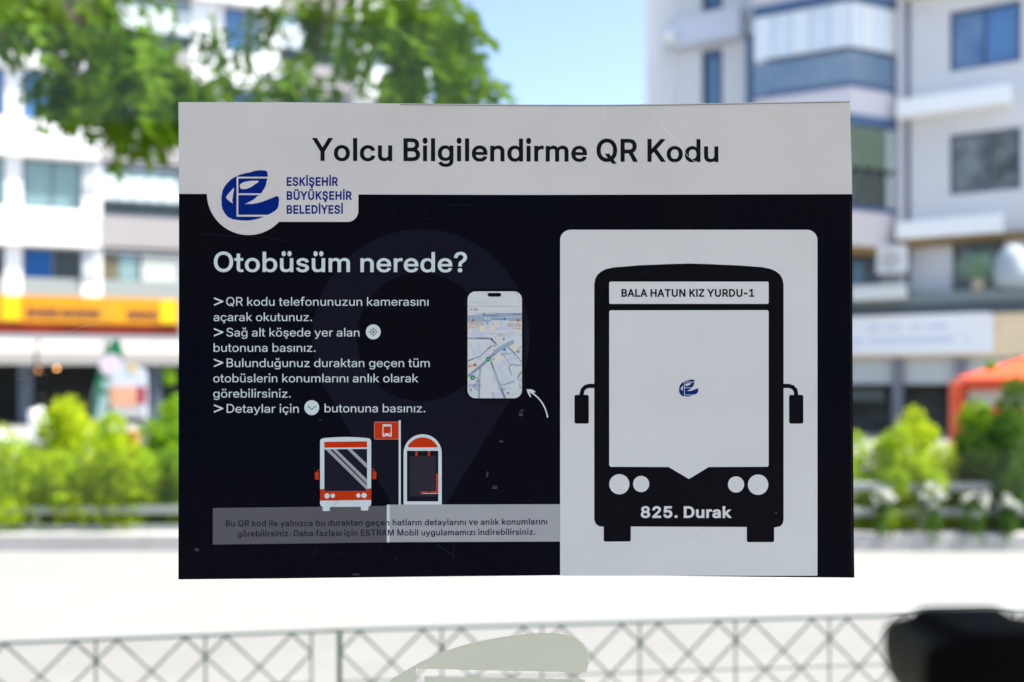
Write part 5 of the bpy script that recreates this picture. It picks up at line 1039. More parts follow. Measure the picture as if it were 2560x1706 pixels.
# end pier at the left edge, turned towards the sun
FP = Face(1622, 31.2, 0.25)
pier = FP.root('corner_tower'); tag(pier, 'bright white sunlit pier at the left edge of the right-hand building', 'building')
MB().box(FP.u(1620), FP.u(1692), 0, .30, 0, rtop + .8).build('wall', WHITE, pier)
MB().box(FP.u(1618), FP.u(1694), -.04, .34, rtop + .801, rtop + 1.1).build('coping', WHITE, pier)
# things on the right building
def on_r(name, px, n, z, label, cat): q_ = FR.O + FR.U * ur(px) + FR.N * n; e = empty(name, (q_.x, q_.y, z), FR.rz); tag(e, label, cat); return e
s = on_r('shop_sign', 2130, .71, zr(2245, 888), 'white rounded shop sign with faint lettering on the beige board at the right', 'shop sign')
wS = ur(2495) - ur(2090); u_off = ur(2090) - ur(2130); hS = zr(2245, 793) - zr(2245, 888)
o = MB().prism([(u_off + x, z) for x, z in rrect(0, 0, wS, hS, .14)], 0, .12).build('board', mat('sign_white', (.88, .865, .84), .5, .3), s); o.rotation_euler = (math.radians(90), 0, 0)
r_ = random.Random(4); FA = mat('faint_lettering', (.62, .66, .78), .6, .2)
for row, (a, b) in ((.68, (2190, 2390)), (.36, (2150, 2450))):
    px = a
    while px < b:
        w = r_.uniform(8, 16)
        if r_.random() < .75: MB().box(ur(px) - ur(2130), ur(px + w * .7) - ur(2130), -.135, -.121, hS * (row - .07), hS * (row + .07)).build('letter_block', FA, s)
        px += w
MB().box(ur(2132) - ur(2130), ur(2141) - ur(2130), -.135, -.121, hS * .55, hS * .92).build('red_mark', mat('sign_red', (.75, .12, .14), .6, .2), s)
s = on_r('air_conditioner', 2240, .35, zr(2240, 690), 'white air conditioner unit under the wooden soffit of the right building', 'air conditioner')
MB().box(-.38, .40, -.33, 0, 0, .78).build('casing', mat('ac_white', (.74, .73, .70), .5, .3), s, bevel=.04)
MB().tube([(.0, -.335, .38), (.0, -.345, .38)], .26, 20).build('fan_grille', mat('ac_grille', (.5, .5, .48), .6, .3), s)
s = on_r('ac_box', 2225, 1.1, zr(2245, 756), 'long white box on the shop canopy below the air conditioner', 'box')
MB().box(-.75, .65, -.25, .25, 0, .36).build('body', mat('box_white', (.66, .68, .64), .6, .2), s, bevel=.04)
MB().box(-.78, .68, -.27, .27, .361, .40).build('lid', MATS['box_white'], s, bevel=.01)
s = on_r('patio_umbrella', 2548, 1.5, bz_ + .30, 'folded pale blue cover standing on the canopy at the right edge', 'cover')
MB().tube([(0, 0, 0), (0, 0, .35), (0, 0, .72), (0, 0, .95), (0, 0, 1.05)], [.40, .40, .36, .2, .03], 14).build('cover', mat('pale_blue_cover', (.38, .43, .47), .7, .2), s, smooth=True)
s = on_r('potted_plant', 2455, .70, bz_ + .30, 'pale green potted plant in front of the lowest dark window', 'plant')
MB().tube([(0, 0, 0), (0, 0, .28)], [.13, .17], 12).build('pot', mat('pot_tan', (.45, .38, .28), .7, .2), s)
V = []; Fc = []; rg2 = random.Random(9)
leaf_quads(rg2, 700, lambda r_: (Vector((r_.gauss(0, .22), r_.gauss(0, .15), .55 + r_.gauss(0, .2))), Vector((0, -1, .3))), .09, V, Fc)
me = bpy.data.meshes.new('foliage'); me.from_pydata(V, [], Fc); me.materials.append(mat('pale_leaf', (.22, .40, .20), .6, .2, rgb2=(.35, .5, .4), vscale=3)); place('foliage', me, s)['kind'] = 'stuff'
s = on_r('red_awning', 2118, 1.2, zr(2245, 775), 'small red flag just right of the sticker above the white shop sign', 'flag')
MB().box(-.25, .28, -.02, .02, .05, .62).build('cloth', mat('flag_red', (.62, .10, .11), .7, .2), s); MB().tube([(-.27, 0, 0), (-.27, 0, .8)], .015, 6).build('pole', GRT, s)

# ---- behind the photographer: unseen brick block added to darken what the film reflects
bb = empty('added_brick_block', (0, -22, 0)); tag(bb, 'unseen brown brick block added behind the camera for dark reflections', 'building')
BR = mat('brown_brick', (.16, .12, .10), .9, .1, var=.15, vscale=2)
MB().box(-30, 30, -6, 0, 0, 7).build('wall', BR, bb); MB().box(-30.3, 30.3, -6.3, .3, 7.001, 7.3).build('roof', BR, bb)
for i in range(9):
    for k in range(2): MB().box(-27 + i * 6.5, -25 + i * 6.5, .001, .05, 1.2 + 3.2 * k, 2.9 + 3.2 * k).build('window', DARKGLASS, bb)

# ------------------------------------------------------------------ the sticker itself
sign = empty('information_sticker', SIGN_BASE)
tag(sign, 'dark and white printed bus information sticker with phone and bus drawings stuck on the glass', 'sticker')

TOP = [(446, 255.5), (700, 256), (1000, 259), (1300, 261.5), (1500, 262), (1700, 260), (1900, 256.5), (2125, 252.5)]
RIGHT = [(2126.5, 330), (2129.5, 420), (2130.5, 486), (2131, 800), (2132.5, 1100), (2135, 1380), (2136, 1444.5)]
BOT = [(1900, 1442.5), (1640, 1439.5), (1401, 1438.5), (1150, 1441), (900, 1444), (700, 1446.5), (446, 1449)]
LEFT = [(446.5, 1100), (447.5, 800), (447.5, 486)]
outline = TOP + RIGHT + BOT + LEFT
V, F = region([outline]); n = len(outline)
Vf = [(px2(x, p)[0], 0.0, px2(x, p)[1]) for x, p in V]
mb = MB(); mb.add(Vf, [tuple(f) for f in F]); mb.add([(x, 0.0003, z) for x, _, z in Vf], [tuple(reversed(f)) for f in F])
ring = [px2(x, p) for x, p in outline]
mb.add([(x, 0.0, z) for x, z in ring] + [(x, 0.0003, z) for x, z in ring], [(i, (i + 1) % n, (i + 1) % n + n, i + n) for i in range(n)])
mb.v = [(v[0] - SIGN_BASE.x, v[1], v[2] - SIGN_BASE.z) for v in mb.v]
sh = mb.build('sheet', SHEET, sign); sh.data.validate()
bm = bmesh.new(); bm.from_mesh(sh.data); bmesh.ops.recalc_face_normals(bm, faces=bm.faces); bm.to_mesh(sh.data); bm.free()

def pr(name, tris, layer, m, label=None): return flat(name, tris, layer, m, sign, SIGN_BASE, label)

# dark field with the white tab of the municipality cut out of it
cx, cy, cr = 621.4, 484.0, 104.2
tab = [(517.2, 484.0)] + arc(cx, cy, cr, 180, 43, 30)[1:] + [(868, 555.2)] + arc(868.8, 528, 27.2, 90, 0, 8)[1:] + [(896, 480), (896, 470), (517.2, 470)]
field = [(447.5, 485.2), (800, 486.5), (1300, 487.8), (1700, 487), (2130.5, 486)] + RIGHT[3:] + BOT + LEFT[:2]
pr('dark_field', region([field, tab], keep=lambda t: t[0] and not t[1]), 1, INK_BLACK, 'near-black lower field of the sticker')

# map-pin ring behind the text
rc = (1052.5, 845.0); ra, rh = 271.6, 161.0
pin_ring = arc(rc[0], rc[1], ra, 146, 394, 60)
pin = pin_ring + [(1113.4, 1262), (979.5, 1262)]
hole = circle(rc[0], 843, rh, 60)
pr('map_pin', region([pin, hole], keep=lambda t: t[0] and not t[1]), 2, INK_RING, 'large dark violet map pin shape')

# title and municipality
pr('title_text', text_tris('Yolcu Bilgilendirme QR Kodu', 779.9, 1796, 402.8, 57.4, 'M', 0.003, track=-0.04), 2, INK_TITLE)
pr('municipality_text', text_tris('ESKİŞEHİR', 716.9, 845.4, 465.5, 22.1, 'B', track=-0.03), 2, INK_BLUE)
pr('municipality_text', text_tris('BÜYÜKŞEHİR', 716.9, 879.9, 500.3, 21.8, 'B', track=-0.03), 2, INK_BLUE)
pr('municipality_text', text_tris('BELEDİYESİ', 716.9, 857.4, 535.1, 21.8, 'B', track=-0.03), 2, INK_BLUE)

# brush emblem (drawn in the coordinates of an enlargement, scaled where it stands)
def jag(pts, a, seed):
    r = random.Random(seed); out = []
    for i, p in enumerate(pts):
        q = pts[(i + 1) % len(pts)]; m = max(1, int(math.dist(p, q) / 14))
        for j in range(m):
            t = j / m; k = a if j else a * 0.4
            out.append((p[0] + (q[0] - p[0]) * t + r.uniform(-k, k), p[1] + (q[1] - p[1]) * t + r.uniform(-k, k)))
    return out
E_OUT = jag([(950, 235), (950, 205), (944, 178), (932, 160), (905, 149), (862, 145), (800, 150), (742, 163), (690, 178), (622, 192), (570, 206), (520, 227), (470, 252), (420, 287),
         (372, 335), (336, 390), (314, 445), (304, 510), (301, 580), (305, 640), (319, 700), (346, 752), (390, 800), (450, 830), (530, 845),
         (620, 852), (700, 850), (780, 835), (850, 815), (905, 793), (950, 772), (1010, 742), (1070, 700), (1097, 660), (1103, 610), (1110, 560), (1100, 522), (1082, 508),
         (1040, 523), (960, 555), (880, 585), (800, 607), (730, 619), (625, 620), (700, 585), (762, 548), (830, 493), (870, 450), (905, 395), (928, 335), (944, 262)], 3.0, 4)
E_EYE = jag([(555, 370), (560, 345), (598, 318), (660, 302), (740, 293), (800, 291), (825, 298), (810, 318), (770, 345), (720, 380), (670, 402), (610, 412), (570, 403)], 2, 5)
E_LEAF = jag([(481, 388), (460, 405), (420, 450), (385, 490), (365, 522), (376, 546), (410, 580), (460, 612), (452, 570), (463, 500), (472, 440)], 2, 6)
E_CORE = [(512, 237), (1150, 237), (1150, 262), (538, 262), (538, 470), (900, 470), (900, 494), (538, 494), (538, 770), (1150, 770), (1150, 797), (512, 797)]
def emblem(fx, fy):
    lps = [[(fx(x), fy(y)) for x, y in l] for l in (E_OUT, E_EYE, E_LEAF, E_CORE)]
    return region(lps, keep=lambda t: t[0] and not (t[1] or t[2] or t[3]))
pr('emblem', emblem(lambda x: 500 + x / 5.602, lambda y: 400 + y / 5.602), 2, INK_BLUE, 'blue brush-stroke emblem in the white tab')

# left-hand text
pr('heading_text', text_tris('Otobüsüm nerede?', 535, 1167.6, 680.3, 50.5, 'S', 0.0015, track=-0.035), 4, INK_WHITE)
def chevron(y, name='chevron_bullet'):
    o = [(535, y - 21.1), (558.4, y - 12.2), (558.4, y - 9.4), (535, y + 0.3), (535, y - 3.4), (551.5, y - 10.7), (535, y - 17.4)]
    pr(name, region([o]), 4, INK_WHITE)
body = [('QR kodu telefonunuzun kamerasını', 565.8, 1071.4, 764.9, 1), ('açarak okutunuz.', 534.2, 780.3, 803.3, 0),
        ('Sağ alt köşede yer alan', 566.3, 898.8, 841.8, 1), ('butonuna basınız.', 534.2, 788.9, 880.0, 0),
        ('Bulunduğunuz duraktan geçen tüm', 566.8, 1074.3, 918.2, 1), ('otobüslerin konumlarını anlık olarak', 533.4, 1046, 956.3, 0),
        ('görebilirsiniz.', 533.4, 727, 994.4, 0), ('Detaylar için', 566.8, 747.2, 1032.3, 1), ('butonuna basınız.', 811.5, 1063.3, 1031.3, 0)]
for s, x0, x1, b, ch in body:
    pr('body_text', text_tris(s, x0, x1, b, 21.6, 'L', track=-0.015), 4, INK_WHITE)
    if ch: chevron(b)
def disc(name, c, r, layer, m, label=None): return pr(name, region([circle(c[0], c[1], r)]), layer, m, label)
INK_ICON = print_mat('print_icon_grey', (0.14, 0.15, 0.16))
disc('round_icon', (933.3, 830.2), 18.6, 4, INK_WHITE, 'round location-target icon')
V1 = circle(933.3, 830.2, 8.2, 28); V2 = circle(933.3, 830.2, 6.2, 28)
pr('target_mark', region([V1, V2]), 5, INK_ICON); disc('target_mark', (933.3, 830.2), 3.0, 5, INK_ICON)
pr('target_mark', strokes([([(933.3, 830.2 - 11), (933.3, 830.2 - 8)], 1.6), ([(933.3, 838.4), (933.3, 841.4)], 1.6), ([(922.2, 830.2), (925.2, 830.2)], 1.6), ([(941.4, 830.2), (944.4, 830.2)], 1.6)]), 5, INK_ICON)
disc('round_icon', (779.6, 1019.6), 18.6, 4, INK_WHITE, 'round icon with a downward arrow')
pr('down_arrow', strokes([([(769.5, 1015), (779.5, 1024.5)], 2.2), ([(779.5, 1024.5), (790, 1015)], 2.2)]), 5, INK_ICON)

# footer strip
pr('footer_strip', region([[(532.2, 1270.5), (967, 1265.2), (967, 1356.2), (532.2, 1361.9)]]), 3, INK_GREY_D, 'dark grey left half of the footer strip')
pr('footer_strip', region([[(974.2, 1262), (1401, 1260.9), (1401, 1354.2), (974.2, 1355.8)]]), 3, INK_GREY_M, 'light grey right half of the footer strip')
pr('footer_divider', region([[(967, 1262.3), (974.2, 1262), (974.2, 1355.8), (967, 1356.2)]]), 3, INK_WHITE)
pr('footer_text', text_tris('Bu QR kod ile yalnızca bu duraktan geçen hatların detaylarını ve anlık konumlarını', 564.6, 1368, 1316.8, 15.6, 'S', -0.0067), 5, INK_FOOT)
pr('footer_text', text_tris('görebilirsiniz. Daha fazlası için ESTRAM Mobil uygulamamızı indirebilirsiniz.', 594, 1338.6, 1342.0, 15.6, 'S', -0.0065), 5, INK_FOOT)

# small bus drawing
def bz(x, y): return (740 + x / 4.126, 1020 + y / 4.126)
def bzl(l): return [bz(*p) for p in l]
busb = [(249, 345), (256, 326), (272, 316), (300, 311), (400, 304), (513, 300), (640, 304), (725, 311), (755, 316), (770, 328), (776, 345), (776, 990), (768, 1010), (750, 1020),
        (748, 1020), (748, 1050), (742, 1058), (680, 1060), (670, 1052), (670, 1020), (350, 1022), (350, 1058), (342, 1064), (285, 1065), (275, 1060), (275, 1022), (258, 1012), (249, 992)]
pr('bus_drawing', region([bzl(busb)]), 5, INK_WHITE, 'small white and orange bus drawing')
pr('bus_destination_board', region([bzl([(293, 351), (734, 346), (734, 408), (293, 411)])]), 6, INK_ORANGE)
pr('bus_windscreen', region([bzl([(293, 428), (734, 424), (734, 857), (293, 859)])]), 6, INK_GLASS)
for q in ([(305, 428), (352, 428), (733, 800), (733, 848)], [(376, 428), (417, 428), (733, 737), (733, 785)], [(528, 426), (572, 426), (733, 577), (733, 627)]):
    q = [q[0], q[1], q[2], q[3]]
    pr('windscreen_glint', region([bzl(q)]), 7, INK_STRIPE)
pr('bus_bumper', region([bzl([(249, 838), (292, 838), (292, 860), (735, 858), (735, 832), (776, 832), (776, 950), (249, 957)])]), 7, INK_ORANGE)
for x, y, r in ((321, 908, 27), (381, 906, 22.5), (644, 904, 22.5), (703, 903, 27.5)):
    pr('bus_headlight', region([circle(*bz(x, y), r / 4.126, 24)]), 8, INK_WHITE)
pr('bus_mirror', many([bzl(rrect(195, 662, 236, 742, 6)), stroke(bzl([(250, 639), (236, 640), (224, 648), (218, 664)]), 2.0)]), 5, INK_ORANGE)
pr('bus_mirror', many([bzl(rrect(790, 655, 829, 735, 6)), stroke(bzl([(776, 633), (792, 634), (804, 642), (809, 657)]), 2.0)]), 5, INK_ORANGE)
# stop flag and shelter drawing
pr('stop_flag', region([bzl(rrect(806, 143, 1060, 326, 16, rs=(18, 0, 0, 18)))]), 4, print_mat('print_pale_orange', (0.55, 0.30, 0.26)))
pr('stop_flag_face', region([bzl(rrect(811, 148, 1060, 321, 14, rs=(16, 0, 0, 16)))]), 5, INK_ORANGE)
pr('flag_bus', region([bzl([(894, 172), (940, 168), (986, 172), (988, 285), (982, 292), (980, 300), (966, 300), (964, 292), (916, 292), (912, 300), (898, 300), (896, 292), (892, 285)]),
                       bzl([(902, 192), (978, 192), (978, 262), (902, 262)])]), 6, INK_WHITE)
pr('flag_bus', many([bzl(rrect(903, 267, 919, 278, 2)), bzl(rrect(960, 267, 976, 278, 2))]), 7, INK_ORANGE)
pr('stop_pole', region([bzl(rrect(1060, 128, 1081, 1000, 9, rs=(9, 9, 0, 0)))]), 6, INK_WHITE)
sh_out = bzl([(1110, 998), (1110, 470)]) + arc(1056.7, 1133.5, 47.7, 180, 360, 24, 47.5) + bzl([(1504, 998)])
sh_in = bzl([(1145, 443), (1468, 443), (1468, 965), (1145, 965)])
pr('shelter_drawing', region([sh_out, sh_in]), 5, INK_WHITE, 'white rounded shelter outline drawing')
dome = [p for p in arc(1056.7, 1136.5, 42.5, 205, 335, 20)]
dome = [(1021, 1118.9)] + [p for p in dome if p[1] < 1118] + [(1093, 1118.9)]
pr('shelter_dome', region([dome]), 6, INK_ORANGE)
pr('shelter_panel', region([bzl([(1170, 495), (1445, 493), (1445, 915), (1170, 915)])]), 4, INK_PANEL)
pr('shelter_hanger', many([bzl([(1233, 443), (1255, 443), (1255, 498), (1233, 498)]), bzl([(1362, 443), (1384, 443), (1384, 498), (1362, 498)])]), 5, INK_ORANGE)
pr('shelter_seat', many([bzl([(1446, 680), (1466, 680), (1466, 762), (1446, 762)]), bzl([(1446, 772), (1466, 772), (1466, 876), (1380, 876), (1380, 862), (1446, 858)]), bzl([(1285, 862), (1365, 862), (1365, 875), (1285, 875)])]), 5, INK_ORANGE)
pr('shelter_seat', many([bzl([(1297, 880), (1467, 880), (1467, 886), (1297, 886)])]), 6, INK_WHITE)

# phone with a map
pr('phone_drawing', region([rrect(1162, 722.4, 1311.6, 1002.8, 27, 8)]), 4, INK_PHONE, 'drawing of a phone showing a street map')
scr = rrect(1169, 729, 1304.8, 996, 20, 8)
pr('phone_screen', region([scr]), 5, print_mat('print_map_paper', (0.62, 0.67, 0.69)))
MAP_ROAD = print_mat('print_map_road', (0.33, 0.42, 0.53)); MAP_BLOCK = print_mat('print_map_block', (0.55, 0.60, 0.72))
MAP_CREAM = print_mat('print_map_cream', (0.73, 0.68, 0.55)); MAP_DARK = print_mat('print_map_dark', (0.10, 0.12, 0.16))
MAP_ORANGE = print_mat('print_map_orange', (0.62, 0.14, 0.05)); MAP_BLUE = print_mat('print_map_blue', (0.03, 0.22, 0.60)); MAP_GREEN = print_mat('print_map_green', (0.0, 0.26, 0.10))
MAP_LILAC = print_mat('print_map_lilac', (0.32, 0.16, 0.55)); MAP_HAIR = print_mat('print_map_hairline', (0.42, 0.43, 0.46))
def ma(x, y): return (1160 + x / 11.2, 720 + y / 11.2)
def mbb(x, y): return (1160 + x / 10.456, 860 + y / 10.456)
A = lambda *l: [ma(*p) for p in l]
B = lambda *l: [mbb(*p) for p in l]
def clipped(loops, layer, name, m):
    for lp in loops:
        V, F = region([lp, scr], keep=lambda t: t[0] and t[1])
        par = list(range(len(V)))
        def fd(i):
            while par[i] != i: i = par[i]
            return i
        for f in F:
            for q in f[1:]: par[fd(q)] = fd(f[0])
        for root in sorted({fd(f[0]) for f in F}):
            pr(name, (V, [f for f in F if fd(f[0]) == root]), layer, m)
blocks = [A((240, 1140), (420, 1140), (420, 1230), (240, 1230)), A((200, 1245), (590, 1260), (590, 1385), (200, 1370)), A((630, 1040), (720, 1040), (720, 1180), (630, 1180)),
          A((770, 930), (850, 930), (850, 1060), (770, 1060)), A((890, 1080), (1360, 1050), (1380, 1150), (890, 1190)), A((1000, 930), (1090, 930), (1080, 1040), (990, 1030)),
          A((1220, 1240), (1300, 1220), (1330, 1370), (1250, 1400)), A((1330, 1230), (1400, 1215), (1440, 1340), (1370, 1365)), A((820, 1350), (900, 1330), (930, 1440), (850, 1460)), A((620, 1230), (810, 1240), (780, 1290), (620, 1300)),
          B((190, 110), (270, 90), (330, 290), (250, 320)), B((330, 130), (420, 80), (450, 210), (370, 250)), B((120, 10), (200, 5), (190, 80), (120, 90)), B((340, 10), (420, 0), (440, 70), (360, 80)),
          B((540, 270), (640, 220), (690, 300), (590, 350)), B((340, 390), (470, 320), (500, 380), (360, 460)), B((560, 590), (680, 540), (660, 620), (600, 640)),
          B((970, 470), (1090, 430), (1160, 550), (1040, 590)), B((850, 590), (960, 530), (1070, 780), (960, 830)), B((960, 840), (1130, 810), (1190, 930), (1000, 1020)), B((720, 870), (800, 850), (850, 1020), (770, 1040)),
          B((1170, 340), (1240, 310), (1300, 420), (1230, 450)), B((1280, 330), (1400, 380), (1330, 430)), B((840, 1140), (930, 1100), (960, 1180), (860, 1190)), B((1080, 1130), (1200, 1100), (1220, 1180), (1100, 1210)),
          B((830, 1260), (940, 1230), (1000, 1380), (830, 1400)), B((130, 1260), (240, 1320), (200, 1370), (120, 1340))]
clipped(blocks, 6, 'map_block', MAP_BLOCK)
clipped([A((440, 1080), (600, 1060), (580, 1210), (430, 1210)), A((740, 1080), (870, 1060), (850, 1190), (740, 1190)), A((850, 940), (940, 930), (920, 1050), (850, 1040)), A((1180, 890), (1280, 890), (1270, 960), (1180, 960)), A((940, 1370), (1060, 1370), (1060, 1480), (950, 1470)),
         B((740, 400), (960, 240), (1060, 330), (790, 480)), B((1130, 60), (1480, 10), (1340, 210)), B((120, 620), (280, 600), (130, 720))], 6, 'map_parcel', MAP_CREAM)
clipped([A((100, 780), (420, 755), (700, 735), (960, 705), (1640, 705), (1640, 800), (1200, 815), (760, 850), (760, 935), (430, 965), (100, 970)), A((760, 850), (1640, 815), (1640, 930), (1280, 935), (1200, 900), (760, 905)),
         stroke(A((100, 1415), (700, 1415), (800, 1450)), 5.0), stroke(A((750, 1420), (860, 1530), (930, 1620)), 5.0)], 7, 'map_road', MAP_ROAD)
clipped([stroke(B((100, 850), (560, 480), (660, 370), (900, 160), (1010, 90), (1300, -60)), [6, 7, 7, 11, 12, 9])], 7, 'map_road', MAP_ROAD)
clipped([stroke(B((100, 450), (250, 390), (400, 340), (560, 200), (740, 40)), 3.4)], 7, 'map_road', MAP_ROAD)
clipped([stroke(B((700, 450), (830, 800), (960, 1150), (1080, 1430)), [4.4, 5.2, 6, 6])], 8, 'map_road', MAP_ROAD)
clipped([stroke(B((430, 640), (400, 900), (395, 1430)), [4.4, 4.6, 4.8])], 8, 'map_road', MAP_ROAD)
clipped([stroke(B((1130, 60), (1330, 260), (1500, 470)), 3.2)], 8, 'map_road', MAP_ROAD)
clipped([stroke(B((1040, 310), (1220, 530)), 2.0), stroke(B((1250, 825), (1180, 620), (1210, 560), (1290, 540), (1400, 570), (1500, 530)), 3.4)], 9, 'map_road', MAP_ROAD)
clipped([stroke(B((1110, 1050), (1310, 980), (1500, 930)), 4), stroke(B((1500, 720), (1400, 910), (1480, 1170)), 4), stroke(B((350, 990), (260, 1120), (370, 1230)), 3), stroke(B((740, 1270), (790, 1420)), 3), stroke(B((1300, 280), (1500, 60)), 2)], 10, 'map_road', MAP_ROAD)
# street-name lettering on the roads, too small to read: short dark dashes along them
rr = random.Random(9); dash = []
def dashes(pts, n, w, h):
    for i in range(n):
        t = i / (n - 1); L = (len(pts) - 1) * t; a = min(int(L), len(pts) - 2); u = L - a
        x = pts[a][0] + (pts[a + 1][0] - pts[a][0]) * u; y = pts[a][1] + (pts[a + 1][1] - pts[a][1]) * u
        dx, dy = pts[a + 1][0] - pts[a][0], pts[a + 1][1] - pts[a][1]; l = math.hypot(dx, dy); nx, ny = -dy / l, dx / l
        hh = h * rr.uniform(0.6, 1)
        dash.append(([(x - nx * hh / 2, y - ny * hh / 2), (x + nx * hh / 2, y + ny * hh / 2)], w))
dashes(A((600, 785), (945, 775)), 16, 0.9, 3.2); dashes(A((1350, 745), (1580, 740)), 12, 0.9, 3.2); dashes(A((375, 1420), (690, 1415)), 17, 1.0, 3.2); dashes(A((760, 1440), (900, 1570)), 9, 1.0, 3.2)
dashes(B((240, 760), (570, 480)), 20, 1.0, 3.6); dashes(B((140, 850), (200, 800)), 4, 1.0, 3.6); dashes(B((690, 330), (810, 270)), 7, 1.0, 3.2); dashes(B((710, 480), (765, 640)), 9, 1.0, 3.4)
dashes(B((960, 1180), (1060, 1390)), 12, 1.0, 3.4); dashes(B((1160, 90), (1320, 255)), 10, 1.0, 3.0); dashes(B((125, 440), (260, 390)), 9, 0.9, 2.8); dashes(B((620, 145), (710, 65)), 7, 0.9, 2.8); dashes(B((1410, 870), (1490, 740)), 7, 0.9, 2.8)
pr('map_street_names', strokes(dash), 11, MAP_DARK)
def tiny(rows, m):
    vs = []; fs = []
    for s, x0, x1, b, cap in rows:
        V, F = text_tris(s, x0, x1, b, cap, 'M'); k = len(vs); vs += V; fs += [tuple(i + k for i in f) for f in F]
    pr('map_label_text', (vs, fs), 12, m)
def seg(rows, m, seed):
    """unreadably small words printed as short strokes"""
    r = random.Random(seed); L = []
    for x0, x1, y, h in rows:
        x = x0
        while x < x1:
            hh = h * r.uniform(0.65, 1); L.append(([(x, y), (x, y - hh)], 0.75))
            if r.random() < 0.5: L.append(([(x, y - hh * r.choice((0.1, 0.5, 0.9))), (x + 1.3, y - hh * 0.5)], 0.6))
            x += 1.9 if r.random() < 0.85 else 3.2
    pr('map_place_names', strokes(L), 12, m)
seg([(*ma(140, 0)[:1], ma(570, 0)[0], ma(0, 1030)[1], 3.4), (ma(140, 0)[0], ma(455, 0)[0], ma(0, 1090)[1], 3.2), (ma(140, 0)[0], ma(370, 0)[0], ma(0, 1135)[1], 2.4),
     (ma(1195, 0)[0], ma(1600, 0)[0], ma(0, 1030)[1], 3.4), (ma(1235, 0)[0], ma(1600, 0)[0], ma(0, 1085)[1], 3.2), (ma(1400, 0)[0], ma(1600, 0)[0], ma(0, 1155)[1], 3.0),
     (mbb(120, 0)[0], mbb(230, 0)[0], mbb(0, 560)[1], 2.8), (mbb(120, 0)[0], mbb(235, 0)[0], mbb(0, 605)[1], 2.8)], MAP_ORANGE, 1)
seg([(ma(750, 0)[0], ma(1220, 0)[0], ma(0, 1312)[1], 3.2), (ma(960, 0)[0], ma(1220, 0)[0], ma(0, 1362)[1], 3.2), (mbb(1200, 0)[0], mbb(1310, 0)[0], mbb(0, 1308)[1], 2.4)], MAP_HAIR, 2)
seg([(mbb(960, 0)[0], mbb(1250, 0)[0], mbb(0, 262)[1], 3.4), (mbb(960, 0)[0], mbb(1190, 0)[0], mbb(0, 300)[1], 3.0), (ma(840, 0)[0], ma(1080, 0)[0], ma(0, 900)[1], 2.6)], MAP_BLUE, 3)
seg([(mbb(120, 0)[0], mbb(460, 0)[0], mbb(0, 1085)[1], 3.2), (mbb(120, 0)[0], mbb(430, 0)[0], mbb(0, 1130)[1], 3.0)], MAP_LILAC, 4)
seg([(ma(180, 0)[0], ma(820, 0)[0], ma(0, 425)[1], 2.4)], print_mat('print_search_hint', (0.56, 0.60, 0.62)), 5)
for q, (cx_, cy_), r_ in (('o', ma(252, 913), 3.6), ('o', ma(1517, 913), 3.6), ('o', mbb(287, 552), 3.6), ('b', ma(1133, 880), 3.3), ('b', mbb(1057, 153), 3.4)):
    pr('map_poi', region([circle(cx_, cy_, r_, 18)]), 12, MAP_ORANGE if q == 'o' else MAP_BLUE)
for (cx_, cy_), m in ((ma(562, 745), MAP_BLUE), (ma(660, 980), MAP_BLUE), (ma(1110, 1435), MAP_DARK), (mbb(1422, 207), MAP_DARK), (mbb(362, 968), MAP_LILAC), (mbb(180, 1203), MAP_DARK), (mbb(1035, 1190), MAP_BLUE), (mbb(1152, 1290), MAP_DARK)):
    pr('map_poi', region([circle(cx_, cy_, 3.0, 16), circle(cx_, cy_, 1.7, 16)]), 12, m)
for c in (mbb(633, 400), mbb(225, 888)):
    pr('map_bus_marker', region([rrect(c[0] - 5.4, c[1] - 5.6, c[0] + 5.4, c[1] + 5.6, rs=(5, 2, 5, 5))]), 12, MAP_GREEN)
    pr('map_bus_marker', region([rrect(c[0] - 1.8, c[1] - 2.2, c[0] + 1.8, c[1] + 1.8, 0.5), rrect(c[0] - 1.0, c[1] - 1.4, c[0] + 1.0, c[1] + 0.2, 0.1)]), 13, INK_WHITE)
for x0, y0, x1, y1 in (ma(585, 815) + ma(735, 895), mbb(735, 5) + mbb(850, 80), mbb(705, 370) + mbb(835, 430), mbb(290, 850) + mbb(410, 915), mbb(955, 1030) + mbb(1105, 1105)):
    pr('map_number_plate', region([rrect(x0, y0, x1, y1, 2)]), 11, INK_WHITE)
tiny([('130', *[ma(280, 0)[0], ma(382, 0)[0]], ma(0, 636)[1], 4.6), ('106', ma(615, 0)[0], ma(705, 0)[0], ma(0, 875)[1], 3.6), ('130', mbb(755, 0)[0], mbb(832, 0)[0], mbb(0, 66)[1], 3.9),
      ('16', mbb(725, 0)[0], mbb(768, 0)[0], mbb(0, 416)[1], 3.3), ('595', mbb(312, 0)[0], mbb(385, 0)[0], mbb(0, 902)[1], 3.3), ('2410', mbb(975, 0)[0], mbb(1087, 0)[0], mbb(0, 1088)[1], 3.9), ('17', ma(1560, 0)[0], ma(1605, 0)[0], ma(0, 1365)[1], 3.6)], print_mat('print_number_black', (0.03, 0.03, 0.035)))
V_, F_ = text_tris('K', mbb(775, 0)[0], mbb(803, 0)[0], mbb(0, 416)[1], 3.3, 'B'); pr('map_label_text', (V_, F_), 12, MAP_DARK)
pr('phone_line', strokes([(A((120, 520), (1615, 528)), 0.9), (A((120, 712), (960, 708)), 0.7)]), 8, MAP_HAIR)
pr('phone_notch', region([rrect(1219.3, 732.9, 1252.9, 742.2, 4.6)]), 8, INK_PHONE)
pr('map_button', many([rrect(*mbb(1315, 920), *mbb(1445, 1190), 6), circle(*mbb(1380, 1312), 6.0, 20)]), 12, INK_WHITE)
